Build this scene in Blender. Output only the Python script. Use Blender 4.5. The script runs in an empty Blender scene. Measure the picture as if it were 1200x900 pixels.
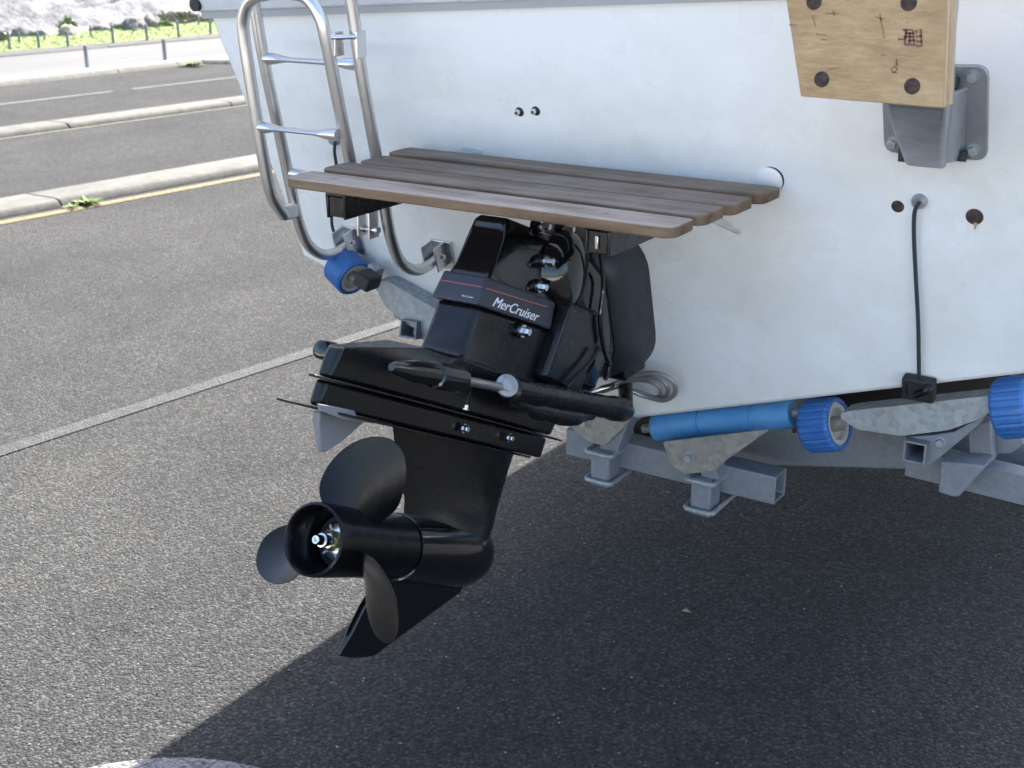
import bpy, bmesh, math, random
import numpy as np
from mathutils import Vector, Matrix, noise
random.seed(7)
R = math.radians
scn = bpy.context.scene
col = scn.collection

# ------------------------------------------------------------------ camera
F = 1500.0; H = 1.72
def nrm(v): v = np.array(v, float); return v / np.linalg.norm(v)
_th = math.atan(547 * math.cos(math.atan(0.0079)) / F)
_hn = nrm([0.0079, 1.0])
_down = nrm([_hn[0]*math.cos(_th), _hn[1]*math.cos(_th), math.sin(_th)])
_v = nrm([-1850-600, -78-450, F]); _v = nrm(_v - _v.dot(_down)*_down)
_X = -_v; _Y = -np.cross(_down, _X)
if _Y[2] < 0: _Y = -_Y
RM = np.array([_X, _Y, -_down])
CAM = np.array([0, 0, H])
def ray(px, py): return RM @ np.array([(px-600)/F, (py-450)/F, 1.0])
def hit(px, py, p0, n):
    d = ray(px, py); t = np.dot(np.array(p0, float)-CAM, n)/np.dot(d, n); return Vector(CAM + t*d)
def gz(px, py, z=0.0): return hit(px, py, (0, 0, z), np.array([0, 0, 1.]))
def gy(px, py, Y): return hit(px, py, (0, Y, 0), np.array([0, 1., 0]))
def gx(px, py, X): return hit(px, py, (X, 0, 0), np.array([1., 0, 0]))
RAKE = R(15)
TN = np.array([0, math.cos(RAKE), math.sin(RAKE)])
def gt(px, py, off=0.0):                       # point on the boat's transom plane, off = metres aft of it
    return hit(px, py, np.array([0, 2.27, .75]) - off*TN, TN)
def ty(z): return 2.27 - (z-.75)*math.tan(RAKE)   # transom Y at a height

cam = bpy.data.cameras.new('camera'); co = bpy.data.objects.new('camera', cam); col.objects.link(co)
cam.sensor_fit = 'HORIZONTAL'; cam.sensor_width = 36; cam.lens = 36*F/1200
cam.clip_start = .05; cam.clip_end = 9000
r_ = RM @ np.array([1, 0, 0]); u_ = -(RM @ np.array([0, 1, 0])); b_ = -(RM @ np.array([0, 0, 1]))
co.matrix_world = Matrix(((r_[0], u_[0], b_[0], 0), (r_[1], u_[1], b_[1], 0), (r_[2], u_[2], b_[2], H), (0, 0, 0, 1)))
scn.camera = co
cam.dof.use_dof = True; cam.dof.focus_distance = 2.4; cam.dof.aperture_fstop = 9

# ------------------------------------------------------------------ light
SUN = Vector((-.125, .80, 1.0)).normalized()
el = math.asin(SUN.z); az = math.atan2(SUN.x, SUN.y)
w = bpy.data.worlds.new('World'); scn.world = w; w.use_nodes = True
nt = w.node_tree; bg = nt.nodes['Background']; sky = nt.nodes.new('ShaderNodeTexSky')
sky.sky_type = 'NISHITA'; sky.sun_disc = False; sky.sun_elevation = el; sky.sun_rotation = az
sky.air_density = 1.0; sky.dust_density = 3.0; sky.ozone_density = 1.0
nt.links.new(sky.outputs[0], bg.inputs[0]); bg.inputs[1].default_value = .125
sl = bpy.data.lights.new('sun', 'SUN'); sl.energy = 5.0; sl.angle = R(.5); sl.color = (1, .96, .9)
so = bpy.data.objects.new('sun', sl); col.objects.link(so)
so.rotation_euler = SUN.to_track_quat('Z', 'Y').to_euler()
scn.view_settings.view_transform = 'Standard'; scn.view_settings.look = 'None'
scn.view_settings.exposure = 2.1; scn.view_settings.gamma = 1.0

# ------------------------------------------------------------------ materials
def mat(name, c, rough=.5, metal=0.0, spec=.5, coat=0.0):
    m = bpy.data.materials.new(name); m.use_nodes = True
    p = m.node_tree.nodes['Principled BSDF']
    p.inputs['Base Color'].default_value = (*c, 1); p.inputs['Roughness'].default_value = rough
    p.inputs['Metallic'].default_value = metal; p.inputs['Specular IOR Level'].default_value = spec
    p.inputs['Coat Weight'].default_value = coat
    return m
class NT:
    def __init__(s, m): s.t = m.node_tree; s.p = s.t.nodes['Principled BSDF']; s.tc = s.t.nodes.new('ShaderNodeTexCoord')
    def L(s, a, b): s.t.links.new(a, b)
    def co(s, scale=(1, 1, 1), rot=(0, 0, 0), gen='Object'):
        m = s.t.nodes.new('ShaderNodeMapping'); m.inputs['Scale'].default_value = scale; m.inputs['Rotation'].default_value = rot
        s.L(s.tc.outputs[gen], m.inputs[0]); return m.outputs[0]
    def noise(s, scale, detail=3, rough=.55, vec=None, dist=0):
        n = s.t.nodes.new('ShaderNodeTexNoise'); n.inputs['Scale'].default_value = scale; n.inputs['Detail'].default_value = detail
        n.inputs['Roughness'].default_value = rough; n.inputs['Distortion'].default_value = dist
        s.L(vec or s.tc.outputs['Object'], n.inputs['Vector']); return n.outputs['Fac']
    def vor(s, scale, feat='F1', out='Distance', vec=None, rnd=1.0):
        n = s.t.nodes.new('ShaderNodeTexVoronoi'); n.inputs['Scale'].default_value = scale; n.feature = feat
        n.inputs['Randomness'].default_value = rnd
        s.L(vec or s.tc.outputs['Object'], n.inputs['Vector']); return n.outputs[out]
    def ramp(s, f, stops):
        n = s.t.nodes.new('ShaderNodeValToRGB'); e = n.color_ramp.elements
        while len(e) < len(stops): e.new(.5)
        for i, (p, c) in enumerate(stops):
            e[i].position = p; c = c if isinstance(c, tuple) else (c, c, c); e[i].color = (*c, 1)
        s.L(f, n.inputs[0]); return n.outputs[0]
    def mix(s, f, a, b, mode='MIX'):
        n = s.t.nodes.new('ShaderNodeMix'); n.data_type = 'RGBA'; n.blend_type = mode
        for sock, v in ((n.inputs[0], f), (n.inputs[6], a), (n.inputs[7], b)):
            if isinstance(v, (int, float)): sock.default_value = v
            elif isinstance(v, tuple): sock.default_value = (*v, 1)
            else: s.L(v, sock)
        return n.outputs[2]
    def math(s, op, a, b=0.0):
        n = s.t.nodes.new('ShaderNodeMath'); n.operation = op
        for sock, v in ((n.inputs[0], a), (n.inputs[1], b)):
            if isinstance(v, (int, float)): sock.default_value = v
            else: s.L(v, sock)
        return n.outputs[0]
    def bump(s, h, st=.5, dist=.01):
        n = s.t.nodes.new('ShaderNodeBump'); n.inputs['Strength'].default_value = st; n.inputs['Distance'].default_value = dist
        s.L(h, n.inputs['Height']); s.L(n.outputs[0], s.p.inputs['Normal'])
    def col(s, c): s.L(c, s.p.inputs['Base Color'])
    def rough(s, c): s.L(c, s.p.inputs['Roughness'])

def asphalt(name, base, light, dark, scale=105):
    m = mat(name, (base,)*3, .95, spec=.15); n = NT(m)
    c = n.vor(scale, out='Color'); d = n.vor(scale); fine = n.noise(300, 3, .7); big = n.noise(.7, 5, .6, dist=.4); mid = n.noise(5, 5, .65)
    sep = n.t.nodes.new('ShaderNodeSeparateColor'); n.L(c, sep.inputs[0])
    stone = n.ramp(sep.outputs[0], [(0, dark*1.3), (.3, base*.85), (.65, base*1.08), (.92, light*.8), (1, light)])
    stone = n.mix(.55, stone, n.ramp(fine, [(.3, .65), (.7, 1.35)]), 'MULTIPLY')
    k = n.mix(.75, stone, n.ramp(d, [(.40, 1.06), (.8, .55)]), 'MULTIPLY')
    k = n.mix(1.0, k, n.ramp(big, [(.3, (.80, .80, .81)), (.7, (1.18, 1.17, 1.12))]), 'MULTIPLY')
    k = n.mix(.6, k, n.ramp(mid, [(.3, .84), (.7, 1.12)]), 'MULTIPLY')
    tyre = n.noise(2.2, 4, .6, vec=n.co((1, .12, 1), (0, 0, R(8)))); k = n.mix(.5, k, n.ramp(tyre, [(.35, .86), (.65, 1.08)]), 'MULTIPLY')
    oil = n.ramp(n.noise(1.7, 4, .65), [(.62, 0.0), (.72, 1.0)]); k = n.mix(n.math('MULTIPLY', oil, .28), k, (.02, .02, .02))
    rust = n.ramp(n.noise(2.6, 4, .7), [(.66, 0.0), (.80, .35)]); k = n.mix(rust, k, (.06, .042, .028))
    sp = n.vor(22, out='Distance'); k = n.mix(n.ramp(sp, [(.035, .7), (.06, 0.0)]), k, (.22, .215, .2))
    n.col(k); n.bump(n.math('ADD', n.math('MULTIPLY', d, -1.0), n.math('MULTIPLY', fine, .4)), .8, .010)
    return m
M = {}
M['asphalt'] = asphalt('asphalt', .047, .095, .025, 135)
M['far_road'] = mat('pale asphalt', (.33, .33, .335), .85); n = NT(M['far_road'])
n.col(n.ramp(n.noise(1.2, 5, vec=n.co((1, .15, 1))), [(.3, .05), (.7, .08)])); n.bump(n.noise(90), .4, .006)
def concrete(name, a, b):
    m = mat(name, a, .85, spec=.3); n = NT(m)
    k = n.ramp(n.noise(14, 6, .65), [(.25, a), (.75, b)])
    k = n.mix(.5, k, n.ramp(n.noise(150, 2), [(.3, .75), (.7, 1.15)]), 'MULTIPLY')
    k = n.mix(n.ramp(n.noise(3.2, 4), [(.5, 0.0), (.75, .5)]), k, (.05, .047, .04)); n.col(k)
    n.bump(n.noise(120, 4), .5, .006); return m
M['kerb'] = concrete('weathered kerb concrete', (.075, .073, .066), (.125, .122, .108))
M['kerbdark'] = concrete('dirty grey kerb concrete', (.045, .045, .044), (.075, .073, .068))
M['pave'] = concrete('pale pavement concrete', (.27, .267, .25), (.34, .335, .315))
def paint(name, c, base, worn):
    m = mat(name, c, .8, spec=.3); n = NT(m)
    cr = n.vor(9, 'DISTANCE_TO_EDGE', vec=n.co()); ns = n.noise(46, 4, .7)
    k = n.mix(n.ramp(ns, [(worn-.06, 1.0), (worn+.08, 0.0)]), c, base)
    k = n.mix(n.ramp(cr, [(.0, .9), (.035, 0.0)]), k, (.07, .07, .07))
    k = n.mix(.6, k, n.ramp(n.vor(105), [(.3, 1.1), (.8, .6)]), 'MULTIPLY'); n.col(k)
    n.bump(n.math('MULTIPLY', n.vor(105), -1.0), .7, .01); return m
M['pwhite'] = paint('worn white road paint', (.19, .19, .185), (.05, .05, .05), .42)
M['pfaint'] = paint('faded bay line paint', (.050, .050, .049), (.037, .037, .0365), .52)
M['pyellow'] = paint('worn yellow road paint', (.19, .145, .06), (.08, .075, .06), .45)
M['pcream'] = paint('faded cream road paint', (.2, .19, .14), (.1, .1, .1), .42)
M['grass'] = mat('short bright grass', (.10, .19, .03), .9); n = NT(M['grass'])
n.col(n.ramp(n.noise(5, 5), [(.3, (.07, .11, .022)), (.7, (.13, .17, .04))]))
M['blade'] = mat('grass blade', (.16, .26, .05), .8); n = NT(M['blade'])
n.col(n.ramp(n.noise(3, 3), [(.3, (.07, .11, .02)), (.7, (.115, .155, .035))]))
M['leaf'] = mat('shrub leaf', (.07, .13, .03), .7); n = NT(M['leaf'])
n.col(n.ramp(n.noise(11, 3), [(.3, (.05, .09, .02)), (.7, (.16, .24, .05))]))
M['dryleaf'] = mat('grey green shrub leaf', (.12, .13, .08), .8); n = NT(M['dryleaf'])
n.col(n.ramp(n.noise(9, 3), [(.3, (.08, .085, .055)), (.7, (.2, .2, .12))]))
M['sand'] = mat('white dune sand', (.72, .70, .68), .95); n = NT(M['sand'])
k = n.ramp(n.noise(1.1, 8, .72, vec=n.co((1, 1, 2.2), (0, .5, .3)), dist=.6), [(.40, (.13, .13, .138)), (.5, (.2, .198, .2)), (.6, (.30, .292, .288))])
k = n.mix(.6, k, n.ramp(n.noise(6, 6, .7), [(.35, .7), (.6, 1.08)]), 'MULTIPLY'); n.col(k); n.bump(n.noise(2.4, 8, .7), 1.0, .25)
M['sandfl'] = mat('sandy verge', (.55, .52, .46), .95); n = NT(M['sandfl'])
n.col(n.ramp(n.noise(4, 5), [(.3, (.16, .155, .135)), (.7, (.26, .25, .225))]))
M['bounce'] = mat('pale beach sand', (.6, .58, .54), .95); n = NT(M['bounce'])  # for the added light-bouncing ground behind the camera
n.col(n.ramp(n.noise(4, 5), [(.3, (.52, .50, .46)), (.7, (.68, .66, .62))]))
M['rock'] = mat('grey rock', (.22, .21, .2), .9); n = NT(M['rock'])
n.col(n.ramp(n.noise(9, 6, .65), [(.3, (.08, .078, .075)), (.7, (.19, .18, .165))])); n.bump(n.noise(12, 6), .8, .03)
M['rockpale'] = mat('pale rock', (.42, .39, .33), .9); n = NT(M['rockpale'])
n.col(n.ramp(n.noise(9, 6, .65), [(.3, (.18, .17, .14)), (.7, (.30, .28, .24))])); n.bump(n.noise(12, 6), .8, .03)
M['post'] = mat('weathered grey timber', (.17, .19, .19), .85); n = NT(M['post'])
n.col(n.ramp(n.noise(30, 4, vec=n.co((1, 1, .1))), [(.3, (.10, .115, .12)), (.7, (.22, .24, .25))]))
M['lamp'] = mat('grey painted steel', (.42, .46, .5), .5)
# --- boat
M['gel'] = mat('white gelcoat', (.74, .76, .77), .28, spec=.45, coat=.25); n = NT(M['gel'])
k = n.ramp(n.noise(1.8, 5, .6), [(.3, (.86, .88, .89)), (.7, (.835, .86, .875))])
st = n.ramp(n.noise(7, 6, .72, vec=n.co((1, 1, .28))), [(.62, 0.0), (.85, .06)])
k = n.mix(st, k, (.52, .54, .53))
gr = n.t.nodes.new('ShaderNodeSeparateXYZ'); n.L(n.tc.outputs['Object'], gr.inputs[0])
low = n.ramp(gr.outputs[2], [(.70, .42), (.92, 0.0)])
k = n.mix(n.math('MULTIPLY', low, n.ramp(n.noise(5, 5, .7), [(.35, .25), (.7, 1.0)])), k, (.50, .47, .38))
sc = n.ramp(n.noise(38, 5, .8, vec=n.co((1, 1, .6), (0, .4, 0))), [(.73, 0.0), (.79, .10)])
k = n.mix(sc, k, (.50, .52, .54)); n.col(k); n.rough(n.ramp(n.noise(9, 5), [(.3, .22), (.7, .42)])); n.bump(n.noise(2.2, 2), .12, .02)
M['trim'] = mat('pale grey rub rail', (.52, .54, .56), .45); n = NT(M['trim'])
n.col(n.ramp(n.noise(8, 5, .7, vec=n.co((1, 1, 4))), [(.3, (.46, .48, .5)), (.7, (.62, .64, .66))]))
M['trimdark'] = mat('grey sealant line', (.36, .38, .40), .6)
M['rubber'] = mat('black rubber', (.016, .016, .017), .6)
M['hole'] = mat('rusty plug', (.045, .03, .024), .8); n = NT(M['hole'])
n.col(n.ramp(n.noise(140, 4), [(.35, (.022, .018, .017)), (.65, (.075, .045, .035))]))
M['stain'] = mat('rust stain', (.40, .24, .14), .6)
M['scuff'] = mat('grey scuff', (.5, .54, .58), .6)
# --- drive
def gloss(name, c, r, spec=.5, coat=0):
    m = mat(name, c, r, spec=spec, coat=coat); n = NT(m)
    n.rough(n.ramp(n.noise(22, 5, .7), [(.3, r*.8), (.75, min(1, r*1.7))]))
    dust = n.ramp(n.noise(55, 6, .8), [(.52, 0.0), (.8, .16)])
    n.col(n.mix(dust, c, (c[0]*2.2+.008, c[1]*2.2+.008, c[2]*2.2+.008))); n.bump(n.noise(160, 2), .06, .002); return m
M['black'] = gloss('black gloss paint', (.004, .004, .005), .10, .5, .5)
M['satin'] = gloss('black satin paint', (.0065, .0065, .0075), .21, .42)
M['propb'] = gloss('black propeller paint', (.004, .004, .005), .20, .3)
M['band'] = gloss('dark grey decal film', (.035, .037, .048), .42)
M['red'] = mat('thin red stripe', (.42, .10, .09), .5)
M['white'] = mat('white lettering', (.75, .75, .78), .5)
M['housing'] = gloss('dark grey casting', (.020, .024, .032), .36)
M['anode'] = gloss('grey trim tab', (.19, .20, .22), .42)
M['chrome'] = mat('bright stainless', (.72, .72, .7), .16, 1.0)
M['rod'] = mat('dull steel rod', (.38, .38, .38), .38, .9)
M['zinc'] = mat('passivated zinc', (.5, .46, .22), .3, .9)
M['steel'] = mat('polished stainless tube', (.55, .54, .53), .26, 1.0); n = NT(M['steel'])
n.rough(n.ramp(n.noise(14, 5, .7), [(.3, .28), (.75, .36)])); n.col(n.ramp(n.noise(18, 5, .7), [(.3, (.64, .63, .62)), (.7, (.70, .69, .68))]))
M['hose'] = mat('steel braided hose', (.34, .34, .33), .38, .6)
# --- wood
def wood(name, a, b, c, scl, rot=(0, 0, 0), rough=.7):
    m = mat(name, a, rough, spec=.35); n = NT(m)
    g = n.noise(26, 6, .65, vec=n.co(scl, rot), dist=.4); f = n.noise(120, 4, .7, vec=n.co(scl, rot))
    k = n.ramp(g, [(.28, c), (.5, a), (.72, b)]); k = n.mix(.55, k, n.ramp(f, [(.3, .62), (.7, 1.2)]), 'MULTIPLY')
    bl = n.noise(5, 5, .7); k = n.mix(n.ramp(n.noise(8, 5, .75, vec=n.co((.5, 1, 1))), [(.55, 0.0), (.78, .5)]), k, (c[0]*.8, c[1]*.75, c[2]*.7)); k = n.mix(n.ramp(bl, [(.48, 0.0), (.72, .55)]), k, (b[0]*1.15, b[1]*1.17, b[2]*1.2)); n.col(k)
    n.bump(n.math('ADD', g, n.math('MULTIPLY', f, .6)), .5, .004); return m
M['teak'] = wood('weathered grey teak', (.19, .142, .105), (.27, .215, .175), (.085, .06, .04), (.10, 1, 1))
M['teaklight'] = wood('bleached teak', (.31, .255, .20), (.42, .36, .305), (.15, .11, .08), (.10, 1, 1))
M['teakedge'] = wood('brown teak edge', (.17, .105, .06), (.23, .16, .105), (.06, .04, .028), (.10, 1, 1))
M['ply'] = wood('weathered plywood', (.42, .285, .15), (.48, .35, .205), (.33, .215, .11), (.35, 1, 1.6), rough=.65)
M['plyedge'] = wood('plywood edge', (.5, .37, .22), (.6, .47, .31), (.36, .25, .14), (1, 1, .12))
M['stamp'] = mat('brown ink', (.17, .09, .07), .8)
M['knot'] = mat('dark knot', (.26, .165, .085), .8)
# --- trailer
def galv(name, a, b, rough=.5, metal=.35):
    m = mat(name, a, rough, metal); n = NT(m)
    v = n.vor(95, out='Color'); s = n.t.nodes.new('ShaderNodeSeparateColor'); n.L(v, s.inputs[0])
    k = n.ramp(s.outputs[0], [(0, a), (1, b)]); k = n.mix(n.ramp(n.noise(9, 5, .7), [(.5, 0.0), (.8, .55)]), k, (.26, .24, .20)); k = n.mix(n.ramp(n.noise(16, 6, .8), [(.62, 0.0), (.74, .55)]), k, (.15, .085, .045)); n.col(k)
    n.rough(n.ramp(n.noise(20, 4), [(.3, .4), (.7, .7)])); n.bump(n.noise(70, 4), .15, .003); return m
M['galv'] = galv('spangled galvanised steel', (.27, .295, .305), (.37, .40, .41))
M['galvp'] = galv('silver painted steel', (.19, .207, .232), (.225, .243, .268), metal=.15)
M['galvd'] = galv('dull rusty galvanised plate', (.24, .235, .215), (.34, .33, .29))
M['alu'] = mat('cast aluminium', (.34, .35, .37), .42, .75); n = NT(M['alu'])
n.col(n.ramp(n.noise(7, 6, .7, vec=n.co((1, 1, .5), (0, .5, 0))), [(.3, (.22, .235, .26)), (.7, (.46, .47, .49))])); n.bump(n.noise(60, 4), .15, .003)
M['blue'] = mat('blue roller plastic', (.02, .13, .42), .42); n = NT(M['blue'])
n.col(n.ramp(n.noise(10, 5, .7), [(.3, (.014, .10, .34)), (.72, (.045, .17, .44))]))
k = n.mix(n.ramp(n.noise(45, 6, .8), [(.52, 0.0), (.75, .4)]), n.ramp(n.noise(10, 5, .7), [(.3, (.014, .10, .34)), (.72, (.045, .17, .44))]), (.22, .27, .33)); n.col(k)
M['bluelight'] = mat('pale blue roller plastic', (.05, .24, .5), .5); n = NT(M['bluelight'])
n.col(n.ramp(n.noise(12, 5, .7, vec=n.co((.3, 1, 1))), [(.3, (.035, .20, .46)), (.72, (.12, .34, .60))]))
M['hubw'] = mat('off white roller hub', (.5, .48, .42), .6)
M['dark'] = mat('dark opening', (.02, .018, .016), .9)
M['bunk'] = mat('dark brown timber', (.055, .040, .028), .9)
M['cable'] = mat('dark grey cable', (.03, .035, .04), .5)

# ------------------------------------------------------------------ mesh helpers
def tag(o, label=None, cat=None, group=None, kind=None):
    if label: o['label'] = label
    if cat: o['category'] = cat
    if group: o['group'] = group
    if kind: o['kind'] = kind
    return o
def empty(name, loc=(0, 0, 0), rot=(0, 0, 0), parent=None):
    o = bpy.data.objects.new(name, None); o.empty_display_size = .1; col.objects.link(o)
    o.location = loc; o.rotation_euler = rot; o.parent = parent
    return o
class MB:
    def __init__(s): s.b = bmesh.new()
    def poly(s, vs, faces):
        v = [s.b.verts.new(p) for p in vs]
        for f in faces:
            try: s.b.faces.new([v[i] for i in f])
            except ValueError: pass
        return s
    def box(s, c, d, rot=None, ax=None):
        m = Matrix.Identity(3) if ax is None else Matrix(ax).transposed()
        c = Vector(c); pts = []
        for x in (-1, 1):
            for y in (-1, 1):
                for z in (-1, 1): pts.append(c + m @ Vector((x*d[0]/2, y*d[1]/2, z*d[2]/2)))
        return s.poly(pts, [(0, 1, 3, 2), (4, 6, 7, 5), (0, 4, 5, 1), (2, 3, 7, 6), (0, 2, 6, 4), (1, 5, 7, 3)])
    def prism(s, pts, vec):                       # pts: planar 3D outline, extruded by vec
        n = len(pts); a = [Vector(p) for p in pts]; b = [p + Vector(vec) for p in a]
        return s.poly(a+b, [tuple(range(n))[::-1], tuple(range(n, 2*n))] + [(i, (i+1) % n, (i+1) % n+n, i+n) for i in range(n)])
    def loft(s, rings, cap=True):
        n = len(rings[0]); vs = [Vector(p) for r in rings for p in r]; fs = []
        for k in range(len(rings)-1):
            for i in range(n):
                j = (i+1) % n; fs.append((k*n+i, k*n+j, (k+1)*n+j, (k+1)*n+i))
        if cap: fs += [tuple(range(n))[::-1], tuple(range((len(rings)-1)*n, len(rings)*n))]
        return s.poly(vs, fs)
    def tube(s, pts, r, seg=12, cap=True, smooth=0):
        pts = [Vector(p) for p in pts]
        if smooth:                                 # Catmull-Rom
            q = []
            P = [pts[0]*2-pts[1]] + pts + [pts[-1]*2-pts[-2]]
            for i in range(1, len(P)-2):
                for k in range(smooth):
                    t = k/smooth; a, b, c, d = P[i-1], P[i], P[i+1], P[i+2]
                    q.append(.5*((2*b)+(c-a)*t+(2*a-5*b+4*c-d)*t*t+(3*b-a-3*c+d)*t**3))
            q.append(pts[-1]); pts = q
        rr = r if isinstance(r, (list, tuple)) else [r]*len(pts)
        if len(rr) != len(pts): rr = [rr[min(len(rr)-1, int(i*len(rr)/len(pts)))] for i in range(len(pts))]
        rings = []; up = None
        for i, p in enumerate(pts):
            t = (pts[min(i+1, len(pts)-1)] - pts[max(i-1, 0)]).normalized()
            if up is None:
                up = Vector((0, 0, 1)) if abs(t.z) < .9 else Vector((1, 0, 0))
            up = (up - t*up.dot(t)).normalized(); sd = t.cross(up)
            rings.append([p + rr[i]*(math.cos(2*math.pi*k/seg)*up + math.sin(2*math.pi*k/seg)*sd) for k in range(seg)])
        return s.loft(rings, cap)
    def lathe(s, c, ax, prof, seg=28):             # prof: (distance along ax, radius)
        c = Vector(c); t = Vector(ax).normalized(); up = Vector((0, 0, 1)) if abs(t.z) < .9 else Vector((1, 0, 0))
        up = (up - t*up.dot(t)).normalized(); sd = t.cross(up)
        rings = [[c + t*a + max(r, 1e-4)*(math.cos(2*math.pi*k/seg)*up + math.sin(2*math.pi*k/seg)*sd) for k in range(seg)] for a, r in prof]
        return s.loft(rings)
    def build(s, name, m, parent=None, bevel=0, smooth=35, world=False, seg=2, sub=0):
        bmesh.ops.remove_doubles(s.b, verts=s.b.verts, dist=1e-6)
        bmesh.ops.recalc_face_normals(s.b, faces=s.b.faces)
        me = bpy.data.meshes.new(name)
        if world and parent is not None:
            bpy.context.view_layer.update()
            s.b.transform(parent.matrix_world.inverted())
        s.b.to_mesh(me); s.b.free()
        me.materials.append(m)
        o = bpy.data.objects.new(name, me); col.objects.link(o); o.parent = parent
        if smooth:
            for p in me.polygons: p.use_smooth = True
            me.set_sharp_from_angle(angle=R(smooth))
        if bevel:
            md = o.modifiers.new('bevel', 'BEVEL'); md.width = bevel; md.segments = seg; md.limit_method = 'ANGLE'; md.angle_limit = R(28)
            md.harden_normals = False
            for p in me.polygons: p.use_smooth = True
            me.set_sharp_from_angle(angle=R(50))
        if sub:
            md = o.modifiers.new('sub', 'SUBSURF'); md.levels = sub; md.render_levels = sub
            for p in me.polygons: p.use_smooth = True
        return o
def bolt(c, ax, r, h, m, parent, name='bolt', world=False):
    b = MB(); ax = Vector(ax).normalized()
    b.lathe(Vector(c), ax, [(0, r*1.35), (h*.2, r*1.35), (h*.2, r*.9)], 16)
    b.lathe(Vector(c), ax, [(h*.2, r), (h*.85, r), (h, r*.8)], 6)
    return b.build(name, m, parent, world=world, smooth=25)

# ------------------------------------------------------------------ setting
KQ = .137
def qp(q, s, z=0.0): return Vector((q + KQ*s, s, z))
def strip(name, m, q0, q1, s0, s1, z, n=1, kind='structure'):
    b = MB(); pts = []
    for i in range(n+1):
        s = s0 + (s1-s0)*i/n; pts += [qp(q0, s, z), qp(q1, s, z)]
    b.poly(pts, [(2*i, 2*i+1, 2*i+3, 2*i+2) for i in range(n)])
    return tag(b.build(name, m, smooth=0), kind=kind)
g = MB(); g.poly([(-2500, -1500, 0), (2500, -1500, 0), (2500, 4000, 0), (-2500, 4000, 0)], [(0, 1, 2, 3)])
tag(g.build('car_park_asphalt', M['asphalt'], smooth=0), kind='structure')
strip('bay_line', M['pfaint'], -4.08, -4.00, -4, 9, .004)
strip('yellow_line', M['pyellow'], -7.455, -7.36, -6, 14, .004)
strip('yellow_line', M['pcream'], -10.44, -10.40, -6, 20, .004)
strip('white_line', M['pwhite'], -12.49, -12.43, -6, 9.35, .004)
strip('white_line', M['pwhite'], -12.49, -12.43, 9.6, 24, .004)
strip('far_road', M['far_road'], -16.86, -14.4, -30, 60, .006)

def kerb(qf, width, h, s0, s1, length, off, km=None):
    root = tag(empty('kerb'), kind='structure')
    s = off
    while s > s0: s -= length
    rr = .02
    k = 0
    while s < s1:
        a, bnd = s + .006, s + length - .006
        prof = [(0, 0), (.012, h*.55), (.03, h*.86), (.06, h), (width-.03, h), (width, h*.7), (width, 0)]
        dz = random.uniform(-.002, .002); dq = random.uniform(-.004, .004)
        MB().loft([[qp(qf - dd + dq, t, zz+(dz if zz > 0 else 0)) for dd, zz in prof] for t in (a, (a+bnd)/2, bnd)]).build('kerb_stone', km or M['kerb'], root, bevel=.004)
        s += length; k += 1
kerb(-7.53, .37, .055, -2, 11, 2.02, 5.20)
kerb(-10.47, .32, .05, -2, 15, 1.75, 5.65)
# pavement island with kerb stones turning the corner
isl = [(-13.28, -2.0), (-13.10, 2.0), (-12.88, 6.0), (-12.62, 9.0), (-12.50, 10.6), (-12.44, 11.5), (-12.36, 11.83), (-12.1, 11.95), (-11.4, 12.02), (-9.5, 12.2)]
root = tag(empty('kerb'), kind='structure')
def lerp(a, b, t): return (a[0]+(b[0]-a[0])*t, a[1]+(b[1]-a[1])*t)
def offs(i, d):
    a = Vector(isl[max(i-1, 0)]); c = Vector(isl[min(i+1, len(isl)-1)]); t = (c-a).normalized(); nn = Vector((-t.y, t.x))
    p = Vector(isl[i]) + nn*d; return (p.x, p.y)
for i in range(len(isl)-1):
    rings = []
    for j, e in ((i, .006), (i+1, -.006)):
        A0 = Vector((*isl[i], 0)); B0 = Vector((*isl[i+1], 0)); t = (B0-A0).normalized()
        base = [isl[j], offs(j, .02), offs(j, .05), offs(j, .12), offs(j, .12)]
        hh = [0, .022, .044, .052, 0]
        rings.append([Vector((x, y, z)) + t*e for (x, y), z in zip(base, hh)])
    MB().loft(rings).build('kerb_stone', M['kerb'], root)
inn = [offs(i, .122) for i in range(len(isl))]
pv = [Vector((x, y, .05)) for x, y in inn] + [Vector((-9.5, 13.6, .05)), Vector((-12.4, 12.9, .05)), qp(-14.35, 12, .05), qp(-14.35, 6, .05), qp(-14.35, -2, .05)]
MBp = MB(); MBp.prism(pv, (0, 0, -.049)); tag(MBp.build('pavement', M['pave'], smooth=0), kind='structure')
kerb(-16.87, .5, .03, -4, 30, 2.4, 3.1, M['kerbdark'])
strip('grass_verge', M['grass'], -19.5, -17.37, -8, 40, .03, 6)
strip('sand_verge', M['sandfl'], -60, -19.45, -25, 70, .02, 4)
b = MB(); b.poly([(-300, -300, .01), (300, -300, .01), (300, -4.5, .01), (-300, -4.5, .01)], [(0, 1, 2, 3)]); tag(b.build('bounce_sand', M['bounce'], smooth=0), kind='structure')  # unseen pale sheet added behind the camera to bounce light onto the transom
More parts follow.
